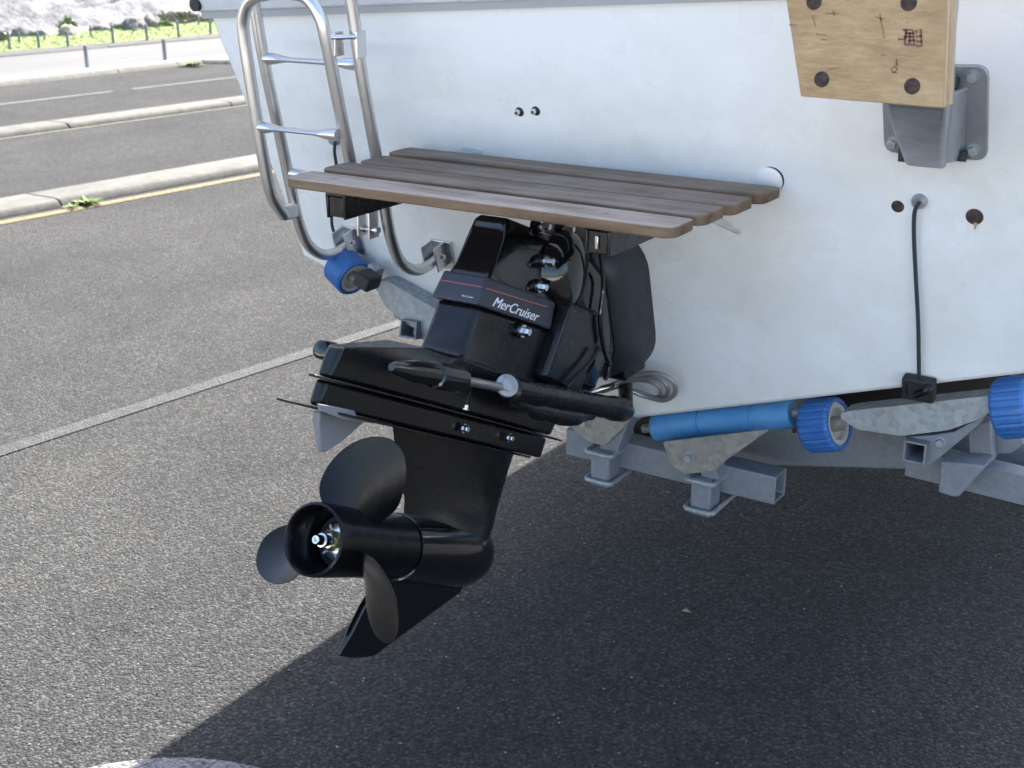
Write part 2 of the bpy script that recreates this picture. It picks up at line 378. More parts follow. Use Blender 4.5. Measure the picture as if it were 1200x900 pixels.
# dune
xs = 150; ys = 46; b = MB(); vs = []
for j in range(ys):
    for i in range(xs):
        s = -12 + i*55/(xs-1); d = j/(ys-1); q = -20.4 - 26*d
        h = 13*d**.9 + .9*(noise.fractal(Vector((q*.35, s*.35, 1.3)), 1, 2, 5))*min(1, d*7)
        h += .25*noise.fractal(Vector((q*1.6, s*1.6, 4.3)), 1, 2, 4)*min(1, d*12)
        base_w = .5*noise.noise(Vector((s*.4, 0, 7)))
        vs.append(qp(q + base_w, s, h - .02))
b.poly(vs, [(j*xs+i, j*xs+i+1, (j+1)*xs+i+1, (j+1)*xs+i) for j in range(ys-1) for i in range(xs-1)])
tag(b.build('sand_dune', M['sand'], smooth=180), kind='structure')
# grass blades on the verge (uncountable)
b = MB(); vs = []; fs = []
for i in range(9000):
    q = random.uniform(-19.5, -17.4); s = random.uniform(6, 24); p = qp(q, s, .03); a = random.uniform(0, 6.28); hh = random.uniform(.008, .02)
    d = Vector((math.cos(a), math.sin(a), 0))*.012; k = len(vs)
    vs += [p-d, p+d, p+Vector((random.uniform(-.02, .02), random.uniform(-.02, .02), hh))]; fs.append((k, k+1, k+2))
for i in range(900):
    s = random.uniform(11.7, 12.9); x = -12.7 + (s-11.7)*1.4 + random.gauss(0, .1); y = 12.75+random.gauss(0, .06); x = random.uniform(-12.6, -10.5)
    p = Vector((x, y, .05)); a = random.uniform(0, 6.28); d = Vector((math.cos(a), math.sin(a), 0))*.01; k = len(vs)
    vs += [p-d, p+d, p+Vector((0, 0, random.uniform(.02, .06)))]; fs.append((k, k+1, k+2))
b.poly(vs, fs); tag(b.build('grass', M['blade'], smooth=0), 'bright green grass strip along the far road', 'grass', kind='stuff')

# posts
def post(name, base, h, r, label, cat, group, lean=0.0):
    b = MB(); p = Vector(base)
    top = p + Vector((lean, 0, h))
    b.tube([p - Vector((0, 0, .03)), p + (top-p)*.5, top - Vector((0, 0, r*.3)), top], [r*1.05, r, r, r*.7], 14)
    return tag(b.build(name, M['post'], smooth=40), label, cat, group)
post('bollard', gz(102.5, 79, .05), .262, .0225, 'thick grey timber bollard on the pale pavement, left of the two', 'bollard', 'bollards on the pavement island')
post('bollard', gz(193.7, 70.5, .05), .262, .0235, 'thick grey timber bollard on the pale pavement near its corner, right of the two', 'bollard', 'bollards on the pavement island')
num = ['leftmost', 'second from left', 'third from left', 'fourth from left', 'fifth from left', 'sixth from left', 'rightmost']
for i, (x, y, yt) in enumerate([(12, 58, 39), (46, 56, 40), (80, 54.5, 38), (133, 50.5, 31), (172.5, 47.5, 30), (209.5, 43.5, 26), (247, 39.5, 25)]):
    p = gz(x, y, .03); h = (y-yt)/ (F/ (RM.T @ (np.array(p)-CAM))[2]) / .93
    post('timber_post', p, h, .019, 'slim grey post in the front row beside the road, %s' % num[i], 'post', 'posts along the road edge of the grass')
num2 = ['leftmost', 'second from left', 'third from left', 'fourth from left', 'fifth from left', 'rightmost']
for i, (x, y, yt) in enumerate([(23, 50, 39), (52.5, 47.5, 37), (107, 43, 31), (157, 38, 27), (184, 34, 26), (233, 29.5, 20)]):
    p = gz(x, y, .02); h = (y-yt)/ (F/ (RM.T @ (np.array(p)-CAM))[2]) / .93
    post('timber_post', p, h, .017, 'short grey post in the back row by the sand, %s' % num2[i], 'post', 'posts along the sandy edge of the grass')
p = gz(196, 21, .0)
b = MB(); b.tube([p, p+Vector((0, 0, 1.1)), p+Vector((0, 0, 2.2))], [.048, .042, .036], 14); b.lathe(p, (0, 0, 1), [(0, .11), (.015, .11), (.02, .06)], 16)
tag(b.build('lamp_post', M['lamp']), 'tall pale grey lamp post rising in front of the sand dune', 'lamp post')

def rock(base, dims, m, label, seed):
    b = bmesh.new(); bmesh.ops.create_icosphere(b, subdivisions=4, radius=1)
    for v in b.verts:
        p = v.co.copy(); k = 1 + .28*noise.fractal(p*1.3+Vector((seed, 0, 0)), 1, 2, 4)
        v.co = Vector((p.x*dims[0]*k, p.y*dims[1]*k, max(-.3, p.z*k)*dims[2]))
    o = MB(); o.b.free(); o.b = b
    ob = o.build('rock', m, smooth=50); ob.location = base
    return tag(ob, label, 'rock')
def pxm(px, base): return px*(RM.T @ (np.array(base)-CAM))[2]/F
R1 = gz(27, 44); rock(R1, (pxm(17, R1),)*2+(pxm(13, R1),), M['rock'], 'dark grey rock at the left end of the grass verge', 1.0)
R2 = gz(48, 44); rock(R2, (pxm(8, R2),)*2+(pxm(9, R2),), M['rock'], 'small dark rock beside the leftmost dark rock', 5.0)
R3 = gz(80, 43); rock(R3, (pxm(13, R3),)*2+(pxm(15, R3),), M['rockpale'], 'pale sandy rock under the bright green bush', 2.0)
R4 = gz(158, 36.5); rock(R4, (pxm(15, R4),)*2+(pxm(16, R4),), M['rock'], 'largest grey boulder behind the grass, left of the lamp post', 3.0)
R5 = gz(118, 37); rock(R5, (pxm(14, R5),)*2+(pxm(10, R5),), M['rock'], 'low brownish rock between the green bush and the big boulder', 4.0)
R6 = gz(178, 33); rock(R6, (pxm(12, R6),)*2+(pxm(14, R6),), M['rock'], 'dark rock tucked behind the largest boulder', 6.0)
def bush(base, dims, m, label, n=520, seed=0, sz=.03):
    rnd = random.Random(seed); root = tag(empty('bush', base), label, 'bush'); b = MB(); vs = []; fs = []
    cl = [(rnd.uniform(-.8, .8), rnd.uniform(-.8, .8), rnd.uniform(.1, .75)) for _ in range(14)]
    for i in range(n):
        c = rnd.choice(cl); p = Vector((c[0]*dims[0]+rnd.gauss(0, dims[0]*.17), c[1]*dims[1]+rnd.gauss(0, dims[1]*.2), abs(c[2]*dims[2]+rnd.gauss(0, dims[2]*.16))))
        d = Vector((rnd.gauss(0, 1), rnd.gauss(0, 1), rnd.gauss(0, 1))).normalized(); e = d.orthogonal().normalized(); k = len(vs)
        vs += [p-d*sz, p+e*sz*.4, p+d*sz, p-e*sz*.4]; fs.append((k, k+1, k+2, k+3))
    b.poly(vs, fs); b.build('foliage', m, root, smooth=0)
    s = MB()
    for c in cl[:6]: s.tube([(0, 0, -.02), (c[0]*dims[0]*.5, c[1]*dims[1]*.5, c[2]*dims[2]*.6)], [.012, .006], 6)
    s.build('stem', M['rock'], root)
B = gz(80, 38); bush(B, (pxm(14, B), pxm(10, B), pxm(17, B)), M['leaf'], 'bright green bush growing over the pale sandy rock', 700, 1)
B = gz(130, 36); bush(B, (pxm(9, B), .15, pxm(8, B)), M['leaf'], 'small light green tuft left of the largest boulder', 300, 2)
B = gz(214, 27); bush(B, (pxm(30, B), .4, pxm(12, B)), M['dryleaf'], 'long low scrub behind the grass right of the lamp post', 1300, 3, .035)
B = gz(180, 33); bush(B, (pxm(18, B), .25, pxm(9, B)), M['leaf'], 'olive bush touching the right side of the largest boulder', 500, 5)
B = gz(4, 50); bush(B, (pxm(9, B), .2, pxm(14, B)), M['dryleaf'], 'brownish dry bush at the far left edge of the grass', 350, 7)
B = gz(250, 26); bush(B, (pxm(14, B), .3, pxm(9, B)), M['dryleaf'], 'dry scrub partly behind the boat corner', 400, 9)
def weed(base, r, label, seed, n=60):
    rnd = random.Random(seed); b = MB(); vs = []; fs = []; base = Vector(base)
    for i in range(n):
        a = rnd.uniform(0, 6.28); l = rnd.uniform(.4, 1)*r; d = Vector((math.cos(a)*1.5, math.sin(a)*1.1, rnd.uniform(.2, .8))); e = Vector((-math.sin(a), math.cos(a), 0))*l*.2
        p0 = base + Vector((math.cos(a), math.sin(a), 0))*rnd.uniform(0, r); k = len(vs)
        vs += [p0-e*.4, p0+d*l*.5+e, p0+d*l, p0+d*l*.5-e]; fs.append((k, k+1, k+2, k+3))
    b.poly(vs, fs); return tag(b.build('weed', M['leaf'], smooth=0), label, 'weed')
weed(gz(103, 238, .01), .055, 'green weed at the joint of the nearest kerb', 3, 110)
weed(gz(84, 243, .01), .035, 'small dry weed beside the green one at the nearest kerb', 4, 50)
weed(gz(224, 77, .01), .09, 'green weed at the corner of the pavement island', 6, 90)

# painted ring near the camera: worn
b = MB(); c0 = Vector((-1.63, 1.14)); n_ = 96; pts = []
for i in range(n_):
    a = 2*math.pi*i/n_
    for rr in (.50, .38): pts.append((c0.x+rr*math.cos(a), c0.y+rr*math.sin(a), .004))
b.poly(pts, [(2*i, 2*i+1, (2*i+3) % (2*n_), (2*i+2) % (2*n_)) for i in range(n_)])
tag(b.build('painted_ring', M['pwhite'], smooth=0), kind='structure')
b = MB(); c = gz(803, 717, .004); b.poly([c+Vector(v) for v in ((-.012, 0, 0), (0, .008, .006), (.016, .002, .002), (.003, -.008, .005))], [(0, 1, 2, 3)])
m_ = mat('dry leaf', (.35, .24, .15), .8); tag(b.build('dry_leaf', m_, smooth=0), 'small tan dry leaf on the shaded asphalt', 'leaf')

# ------------------------------------------------------------------ boat
CX = -1.235
boat = tag(empty('boat', (CX, 2.3, .68)), 'white boat whose raked transom faces the camera, resting on the trailer', 'boat')
def gun_z(X): return 1.521 + .0556*min(X+2.118, 1.72) - .02*max(0, X+.40)
def station(Y0, hb, hc, zk, zc, zg, raked=False):
    pts = [(CX, zk), (CX+hc, zc), (CX+hc+.02, zc+.015), (CX+hb, zg), (CX+hb, zg+.10), (CX-hb, zg+.06), (CX-hb, zg-.03), (CX-hc-.02, zc+.015), (CX-hc, zc)]
    return [Vector((x, (ty(z) if raked else Y0), z)) for x, z in pts]
st0 = [Vector((x, ty(z), z)) for x, z in [(CX, .687), (CX+.84, .687+.345*.84), (CX+.86, 1.0), (CX+.90, 1.60), (CX+.90, 1.70), (-2.122, 1.63), (-2.122, 1.521), (-2.055, 1.147), (-2.035, .965)]]
sts = [st0, station(3.4, .90, .82, .66, .95, 1.56), station(4.4, 1.08, .95, .65, .95, 1.62), station(5.4, 1.06, .86, .66, 1.02, 1.72), station(6.4, .75, .5, .75, 1.18, 1.86), station(7.3, .12, .06, 1.15, 1.5, 2.0)]
b = MB(); b.loft(sts); b.build('hull', M['gel'], boat, bevel=.008, world=True)
# seat box and cabin forward of the transom, unseen; added above the frame to shade the stern
b = MB(); b.prism([(CX-.86, 2.16, 1.62), (CX-.86, 2.10, 2.02), (CX-.86, 2.5, 2.02), (CX-.86, 2.62, 1.62)], (1.74, 0, 0)); b.build('shade_seat', M['gel'], boat, bevel=.03, world=True)
b = MB(); b.loft([[(CX-s*.8, y, z) for s, y, z in ((1, 3.3, 1.6), (-1, 3.3, 1.6), (-1, 5.4, 1.7), (1, 5.4, 1.7))], [(CX-s*.72, y, z) for s, y, z in ((1, 3.4, 2.4), (-1, 3.4, 2.4), (-1, 4.7, 2.35), (1, 4.7, 2.35))]]); b.build('shade_cabin', M['gel'], boat, bevel=.04, world=True)
# rub rail along the transom top
def band(z0, z1, off, xs_=(-2.135, -.32)):
    b = MB(); n_ = 24; rings = []
    for i in range(n_+1):
        x = xs_[0] + (xs_[1]-xs_[0])*i/n_; z = gun_z(x)
        rings.append([(x, ty(z+z0)+.004, z+z0), (x, ty(z+z0)-off, z+z0), (x, ty(z+z1)-off, z+z1), (x, ty(z+z1)+.004, z+z1)])
    b.loft(rings); return b
band(.012, .075, .018).build('rub_rail', M['trim'], boat, bevel=.004, world=True)
band(-.002, .012, .012).build('rail_lip', M['trimdark'], boat, world=True)
band(.075, .10, .034, (-2.15, -.32)).build('deck_edge', M['gel'], boat, bevel=.006, world=True)
b = MB(); b.tube([Vector((-2.134, 2.03, 1.548)), Vector((-2.138, 2.3, 1.56)), Vector((-2.14, 3.3, 1.6))], .014, 12); b.build('fender_strip', M['rubber'], boat, world=True)
# fittings in the transom
def on_t(px, py, r, h, m, name, seg=20, prof=None):
    p = gt(px, py); b = MB(); b.lathe(p + Vector(TN)*.003, -Vector(TN), prof or [(0, r), (h*.6, r), (h, r*.7)], seg); return b.build(name, m, boat, world=True)
for px, py in ((609, 131), (628, 130)):
    on_t(px, py, .0095, .006, M['rubber'], 'washer'); on_t(px-1, py-.5, .0055, .013, M['chrome'], 'screw')
on_t(1052, 242, .0125, .004, M['hole'], 'plugged_hole'); on_t(1142, 254, .0145, .005, M['hole'], 'plugged_hole')
b = MB(); p = gt(1142, 262, .0015); b.prism([p+Vector((-.002, 0, .004)), p+Vector((.005, 0, .004)), p+Vector((.003, 0, -.009)), p+Vector((.001, 0, -.010))], (0, -.001, 0)); b.build('rust_run', M['stain'], boat, world=True)
on_t(902, 211, .0245, .010, M['gel'], 'vent_cap', 28); on_t(904, 210, .027, .004, M['rubber'], 'vent_ring', 28)
for px, py in ((716, 81), (718, 131), (728, 131)): on_t(px, py, .0022, .003, M['scuff'], 'pin_mark', 8)
# scuff patch behind the planks
p = gt(553, 176, .0008); b = MB(); b.prism([p+Vector(v) for v in ((-.03, 0, 0), (-.016, -.001, .005), (.01, -.001, .004), (.026, 0, .001), (.02, 0, -.006))], (0, -.0008, 0)); b.build('scuff', M['scuff'], boat, world=True)
# two sensor cables with their boxes
for k, (fit, pts, bx, lab) in enumerate((((1078, 235), [(1078, 236), (1072, 248), (1071, 275), (1073, 320), (1076, 380), (1077, 440)], (1077, 455), 'r'),
                                    ((393, 163), [(393, 165), (392, 178), (394, 195), (392, 220), (389, 245), (390, 268), (401, 286), (415, 299), (427, 313)], (431, 326), 'l'))):
    on_t(*fit, .013, .016, M['alu'], 'cable_fitting')
    b = MB(); b.tube([gt(x, y, .012 if k == 0 else .02) for x, y in pts], .0036, 8, smooth=5); b.build('sensor_cable', M['cable'], boat, world=True)
c = gt(1077, 455, .014); b = MB(); b.box(c, (.058, .022, .046), ax=((1, 0, 0), (0, math.cos(RAKE), math.sin(RAKE)), (0, -math.sin(RAKE), math.cos(RAKE))))
sb = b.build('sensor_box', M['rubber'], boat, bevel=.004, world=True)
b = MB(); b.tube([c+Vector((.0, -.008, -.01)), c+Vector((.018, -.017, .004)), c+Vector((.024, -.012, .012))], .008, 10, smooth=4); b.build('sensor_eye', M['satin'], sb, world=True)
b = MB(); b.tube([c+Vector((-.02, -.012, -.014)), c+Vector((-.02, -.012, .014)), c+Vector((.0, -.012, .014))], .0028, 6); b.build('sensor_clip', M['satin'], sb, world=True)
bolt(c+Vector((.022, -.012, .006)), -Vector(TN), .0028, .006, M['chrome'], sb, 'screw', True)

# ------------------------------------------------------------------ swim platform
PZ = 1.276
plat = tag(empty('swim_platform', (-1.22, 2.1, 1.2)), 'weathered brown teak slatted swim platform jutting from the white transom above the stern drive', 'swim platform')
edges = [(1.727, 1.806), (1.823, 1.907), (1.925, 2.009), (2.027, 2.108)]
for i, (y0, y1) in enumerate(edges):
    xl, xr = -1.622 - (.004, 0, -.006, .004)[i], -.812 + (-.022, -.016, -.010, 0)[i]
    n_ = 6; out = []; rad = .022
    def arc(cx, cy, a0, a1, r): return [(cx+r*math.cos(R(a0+(a1-a0)*t/n_)), cy+r*math.sin(R(a0+(a1-a0)*t/n_))) for t in range(n_+1)]
    out = arc(xr-rad, y0+rad, -90, 0, rad) + arc(xr-rad*.5, y1-rad*.5, 0, 90, rad*.5) + arc(xl+rad*.5, y1-rad*.5, 90, 180, rad*.5) + arc(xl+rad, y0+rad, 180, 270, rad)
    b = MB(); b.prism([(x, y, PZ-.019) for x, y in out], (0, 0, .0185))
    pl = b.build('plank', M['teaklight'] if i == 0 else M['teak'], plat, bevel=.003, world=True)
    pl.data.materials.append(M['teakedge'])
    for f in pl.data.polygons:
        if abs(f.normal.z) < .5: f.material_index = 1
    pl.location.z = random.uniform(-.0015, .0015)
    for xx in (-1.535, -.972):
        q = MB(); q.lathe((xx, (y0+y1)/2, PZ-.0015), (0, 0, 1), [(0, .006), (.0008, .006), (.001, .005)], 12); q.build('plank_plug', M['knot'], pl, world=False) if False else q.build('plank_plug', M['knot'], plat, world=True)
def channel(x0, x1, yf, yb):
    b = MB(); z1 = PZ-.0195; h = .047; th = .005
    b.box(((x0+x1)/2, (yf+yb)/2, z1-th/2), (x1-x0, yb-yf, th))
    b.box((x0+th/2, (yf+yb)/2, z1-h/2-th/2), (th, yb-yf, h-th)); b.box((x1-th/2, (yf+yb)/2, z1-h/2-th/2), (th, yb-yf, h-th))
    b.box(((x0+x1)/2, yf+.004, z1-h/2-.002), (x1-x0-.012, .004, h-.010))
    return b.build('support_beam', M['satin'], plat, bevel=.0015, world=True)
channel(-1.532, -1.488, 1.735, ty(1.23)-.001); channel(-.998, -.952, 1.745, ty(1.23)-.001)
b = MB(); b.box((-.975, 1.744, 1.232), (.006, .004, .022)); b.build('slot', M['chrome'], plat, bevel=.001, world=True)
# thin stay under the starboard end of the planks
p0 = gy(828, 250, 1.99); p1 = gt(865, 275, .004)
b = MB(); d = (p1-p0); b.prism([p0+Vector((0, 0, .010)), p0+Vector((0, 0, -.012)), p1, p1+Vector((0, .001, .004))], (.004, 0, .001)); b.build('stay', M['trim'], plat, world=True)

# ------------------------------------------------------------------ boarding ladder
lad = tag(empty('boarding_ladder', (-1.74, 2.19, 1.03)), 'polished stainless tube boarding ladder folded up on the left of the white transom', 'ladder')
XB, XD = -1.862, -1.612
lowp = [(1.895, 1.72), (1.925, 1.60), (1.948, 1.448), (1.978, 1.30), (2.001, 1.185), (2.017, 1.11), (2.045, 1.05), (2.095, 1.018), (2.15, 1.018), (2.198, 1.033)]
for X in (XB, XD):
    b = MB(); b.tube([(X, y, z) for y, z in lowp], .0122, 16, smooth=6); b.build('rail_tube', M['steel'], lad, world=True, smooth=80)
    b = MB(); ax = ((1, 0, 0), (0, math.cos(RAKE), math.sin(RAKE)), (0, -math.sin(RAKE), math.cos(RAKE)))
    c = Vector((X, ty(1.033)-.004, 1.033)); b.box(c+Vector((.004, .0, 0)), (.058, .007, .066), ax=ax)
    for s in (-1, 1): b.box(c+Vector((s*.017, -.022, 0)), (.004, .042, .056), ax=ax)
    mb_ = b.build('mounting_bracket', M['steel'], lad, bevel=.0015, world=True)
    bolt(c+Vector((.018, -.02, .0)), (1, 0, 0), .006, .006, M['chrome'], mb_, 'bolt', True)
# folded section: an inverted U with its own rungs
XA, XC = -1.852, -1.642
up = [(1.965, 1.132), (1.940, 1.165), (1.925, 1.20), (1.908, 1.304), (1.894, 1.423), (1.886, 1.50)]
rt = [(1.888, 1.50), (1.912, 1.39), (1.938, 1.272), (1.942, 1.262)]
path = [Vector((XA, y, z)) for y, z in up] + [Vector((XA+.006, 1.882, 1.54)), Vector((XA+.03, 1.879, 1.572)), Vector((XA+.07, 1.877, 1.585)), Vector((XC-.07, 1.874, 1.589)), Vector((XC-.03, 1.876, 1.58)), Vector((XC-.006, 1.88, 1.548))] + [Vector((XC, y, z)) for y, z in rt]
b = MB(); b.tube(path, .0125, 16, smooth=5); b.build('folding_tube', M['steel'], lad, world=True, smooth=80)
def rung(p0, p1, y_):
    p0, p1 = Vector(p0), Vector(p1); rings = []
    n_ = 22
    for i in range(n_+1):
        t = i/n_; f = min(1, max(0, (min(t, 1-t)-.10)/.16)); f = f*f*(3-2*f)
        hw = .0115 + f*.004; hh = .0115 - f*.0062; c = p0.lerp(p1, t)
        rings.append([c + Vector((0, hw*math.cos(2*math.pi*k/14), hh*math.sin(2*math.pi*k/14))) for k in range(14)])
    b = MB(); b.loft(rings); return b.build('rung', M['steel'], lad, world=True)
y1_ = gx(310, 68, XB).y; z1_ = gx(310, 68, XB).z; z2_ = gx(305, 148, XA).z; z3_ = gx(332, 204, XB).z
rung((XB, 1.947, z1_), (XD, 1.947, z1_), 0); rung((XA, 1.906, z2_), (XC, 1.906, z2_), 0); rung((XB, 1.997, z3_), (XD, 1.997, z3_), 0)
# clamp joining the folded part near the top, hinge plates below the planks
c = (gx(408, 42, -1.627))
b = MB(); b.tube([Vector((XC-.014, 1.893, c.z)), Vector((XC, 1.878, c.z)), Vector((XD, 1.915, c.z)), Vector((XD+.014, 1.925, c.z))], .005, 8)
b.box((XD+.0135, 1.935, c.z-.015), (.005, .028, .05)); b.box((XC+.0145, 1.905, c.z-.012), (.004, .026, .045)); b.build('clamp', M['steel'], lad, bevel=.001, world=True)
b = MB(); h0 = gy(437, 262, 1.99); b.box(h0, (.006, .03, .06)); b.box(h0+Vector((-.022, -.01, 0)), (.006, .026, .05)); b.lathe(h0+Vector((-.028, -.002, -.012)), (1, 0, 0), [(0, .008), (.044, .008)], 12)
b.build('hinge', M['steel'], lad, bevel=.0015, world=True)
b = MB(); b.box((XA, 1.978, 1.138), (.018, .045, .03)); b.build('hinge', M['steel'], lad, bevel=.004, world=True)

# ------------------------------------------------------------------ auxiliary motor bracket
aux = tag(empty('motor_bracket', (-.56, 2.1, 1.36)), 'cast aluminium motor bracket with a plywood pad, bolted high on the right of the transom', 'motor bracket')
YB = 1.72
def plate_poly(corners, r, n_=5):
    out = []; m_ = len(corners)
    for i in range(m_):
        p = Vector(corners[i]); a = (Vector(corners[i-1])-p).normalized(); c = (Vector(corners[(i+1) % m_])-p).normalized()
        for t in range(n_+1):
            s = t/n_; out.append(p + a*r*(1-s)**2 + c*r*s**2)
    return out
cs = [gt(1034, 75), gt(1160, 75), gt(1158, 187), gt(1038, 176)]
b = MB(); b.prism(plate_poly([p for p in cs], .02), -Vector(TN)*.008); b.build('base_plate', M['alu'], aux, bevel=.0015, world=True)
for px, py in ((1046, 168), (1141, 176), (1140, 90)): bolt(gt(px, py, .008), -Vector(TN), .0085, .010, M['galv'], aux, 'bolt', True)
# sloping boxed arm from plate out to the pad
b = MB(); rings = []
x0, x1 = gt(1064, 189).x, gt(1112, 195).x
e0, e1 = gy(1037, 124, YB+.047).x, gy(1110, 127, YB+.047).x
arm = []
for t, z0, z1 in ((0, 1.340, 1.47), (.18, 1.345, 1.49), (.45, 1.385, 1.53), (.75, 1.43, 1.58), (1, 1.475, 1.64)):
    y = (ty(z0)-.009) + ((YB+.0475)-(ty(z0)-.009))*t; k = t**.8
    arm.append((x0+(e0-x0)*k, x1+(e1-x1)*t, y, z0, z1))
b.loft([[(xa, y, z0), (xb_, y, z0), (xb_, y, z1), (xa, y, z1)] for xa, xb_, y, z0, z1 in arm]); b.build('arm', M['alu'], aux, bevel=.008, world=True, seg=3)
b = MB(); b.loft([[(x1+.001, ty(1.352)-.008, 1.352), (x1+.028, ty(1.352)-.008, 1.352), (x1+.028, ty(1.47)-.008, 1.47), (x1+.001, ty(1.47)-.008, 1.47)], [(x1+.001, 2.03, 1.352), (x1+.008, 2.04, 1.352), (x1+.008, 2.03, 1.46), (x1+.001, 2.02, 1.46)]]); b.build('web', M['alu'], aux, bevel=.004, world=True, seg=3)
for px, py in ((1128, 182), (1119, 96)):
    p = gt(px, py, .02); b = MB(); b.lathe(p, (0, .2, 1), [(-.010, .007), (.006, .0075), (.008, .005)], 10); b.build('pivot_lug', M['rubber'], aux, world=True)
p = gt(1058, 178, .012); b = MB(); b.lathe(p, (0, .2, 1), [(-.016, .006), (.010, .008)], 10); b.build('pivot_lug', M['rubber'], aux, world=True)
fc = [gy(915, -40, YB), gy(938, 113, YB), gy(1106, 127, YB), gy(1112, -40, YB)]
ztop = 1.76
k_ = (ztop-fc[1].z)/(fc[0].z-fc[1].z); fc[0] = fc[1].lerp(fc[0], k_); k_ = (ztop-fc[2].z)/(fc[3].z-fc[2].z); fc[3] = fc[2].lerp(fc[3], k_)
for i in range(3):                                        # three glued plies
    b = MB(); y0 = YB + i*.0152; b.prism([Vector((p.x + (.0009 if i % 2 else 0)*(1 if j > 1 else -1), y0, p.z+(.0006*(i % 2)))) for j, p in enumerate(fc)], (0, .015, 0))
    pl = b.build('plywood_pad', M['ply'], aux, bevel=.0018, world=True); pl.data.materials.append(M['plyedge'])
    for f in pl.data.polygons:
        if abs(f.normal.y) < .5: f.material_index = 1
for px, py in ((954, 2), (963, 93), (1065, 3), (1069, 101)):
    p = gy(px, py, YB); b = MB(); b.lathe(p+Vector((0, .004, 0)), (0, -1, 0), [(0, .0108), (.0043, .0108), (.0047, .0095)], 22); b.build('pad_bolt', M['hole'], aux, world=True)
def blot(px, py, pts, m, name):
    b = MB(); n_ = len(pts); P = [gy(px+x, py+y, YB-.0006) for x, y in pts]; b.poly(P, [tuple(range(n_))]); return b.build(name, m, aux, world=True, smooth=0)
def strokes(name, m, segs, wd):
    b = MB()
    for (xa, ya), (xb_, yb_) in segs:
        d = Vector((xb_-xa, yb_-ya)); l = max(d.length, .01); nn = Vector((-d.y, d.x))/l*wd/2
        P = [gy(x, y, YB-.0006) for x, y in ((xa+nn.x, ya+nn.y), (xb_+nn.x*.6, yb_+nn.y*.6), (xb_-nn.x*.6, yb_-nn.y*.6), (xa-nn.x, ya-nn.y))]
        b.poly(P, [(0, 1, 2, 3)])
    return tag(b.build(name, m, aux, world=True, smooth=0), kind='stuff')
rr = random.Random(5)
sg = [((1052, 46), (1061, 46)), ((1058, 35), (1070, 35)), ((1060, 52), (1074, 53)), ((1062, 35), (1060, 52)), ((1066, 38), (1066, 52)), ((1070, 36), (1071, 52)), ((1074, 35), (1074, 40)), ((1079, 34), (1080, 54)), ((1073, 43), (1081, 42)), ((1059, 43), (1070, 43)), ((1073, 48), (1081, 49)), ((1061, 39), (1071, 39)), ((1064, 48), (1072, 47)), ((1074, 54), (1080, 54))]
strokes('ink_stamp', M['stamp'], sg, 3.0)
strokes('pencil_mark', M['stamp'], [((1051, 69), (1050, 78)), ((1050, 74), (1053, 76)), ((1044, 81), (1048, 78)), ((1048, 78), (1052, 81)), ((1052, 81), (1047, 85)), ((1047, 85), (1044, 82)), ((1045, 84), (1052, 86)), ((1033, 64), (1037, 65)), ((1063, 21), (1064, 22)), ((1063, 26), (1064, 27))], 1.5)
strokes('wood_check', M['knot'], [((1026, 20), (1036, 22)), ((1031, 16), (1032, 24)), ((1032, 22), (1036, 45)), ((967, 16), (983, 16)), ((976, 12), (978, 19)), ((956, 40), (968, 41)), ((962, 46), (969, 47)), ((970, 81), (985, 79)), ((925, 29), (933, 29)), ((952, 18), (956, 32))], 2.2)

# ------------------------------------------------------------------ stern drive
TILT = R(26.5)
DO = Vector((-1.243, 1.334, .809))
drv = tag(empty('stern_drive', DO, (-TILT, 0, 0)), 'black stern drive tilted up on the transom, with a three bladed propeller', 'stern drive')
LX = Vector((1, 0, 0)); LA = Vector((0, math.cos(TILT), -math.sin(TILT))); LC = Vector((0, math.sin(TILT), math.cos(TILT)))
def loc(px, py, b):                                        # photo point on the drive's plane x = b, in drive coordinates
    P = gx(px, py, DO.x+b) - DO; return Vector((b, P.dot(LA), P.dot(LC)))
def foil(z, y0, y1, hw, n_=12):                            # leg section: rounded front, thin rear
    pr = []
    for i in range(n_+1):
        t = i/n_; y = y1 - (y1-y0)*(1-math.cos(math.pi*t))/2; u = (y1-y)/(y1-y0)
        h = hw*(2.6*(u**.5) - 1.9*u - 1.0*u*u + .42*u**3) if False else hw*min(1, 2.1*math.sqrt(u)*(1-.25*u))*(1-u**2.2)**.9
        pr.append((h, y))
    return [Vector((h, y, z)) for h, y in pr] + [Vector((-h, y, z)) for h, y in pr[1:-1][::-1]]
b = MB(); b.loft([foil(.205, .128, .530, .041), foil(.17, .15, .526, .037), foil(.12, .185, .522, .035), foil(.085, .215, .514, .039), foil(.066, .222, .506, .048), foil(.05, .228, .494, .057), foil(.02, .235, .48, .059)])
b.build('leg', M['satin'], drv, smooth=40)
b = MB(); b.lathe((0, 0, 0), (0, 1, 0), [(.222, .05), (.224, .0585), (.26, .061), (.36, .065), (.40, .0665), (.44, .063), (.467, .055), (.486, .042), (.498, .027), (.503, .012), (.504, .003)], 36); b.build('gearcase', M['black'], drv)
sk = [(.478, -.045), (.46, -.075), (.237, -.192), (.185, -.194), (.135, -.189), (.150, -.150), (.168, -.105), (.200, -.052)]
b = MB(); rings = []
rings.append([Vector((-.007 + (.004 if z < -.15 else 0), y, z)) for y, z in sk]); rings.append([Vector((.007 - (.004 if z < -.15 else 0), y, z)) for y, z in sk])
b.loft(rings); b.build('skeg', M['black'], drv, bevel=.003)
def plan_plate(name, pts, z, th, m, bev=.0015):
    out = [(x, y) for x, y in pts] + [(-x, y) for x, y in pts[::-1] if abs(x) > 1e-6]
    b = MB(); b.prism([Vector((x, y, z-th/2)) for x, y in out], (0, 0, th)); return b.build(name, m, drv, bevel=bev)
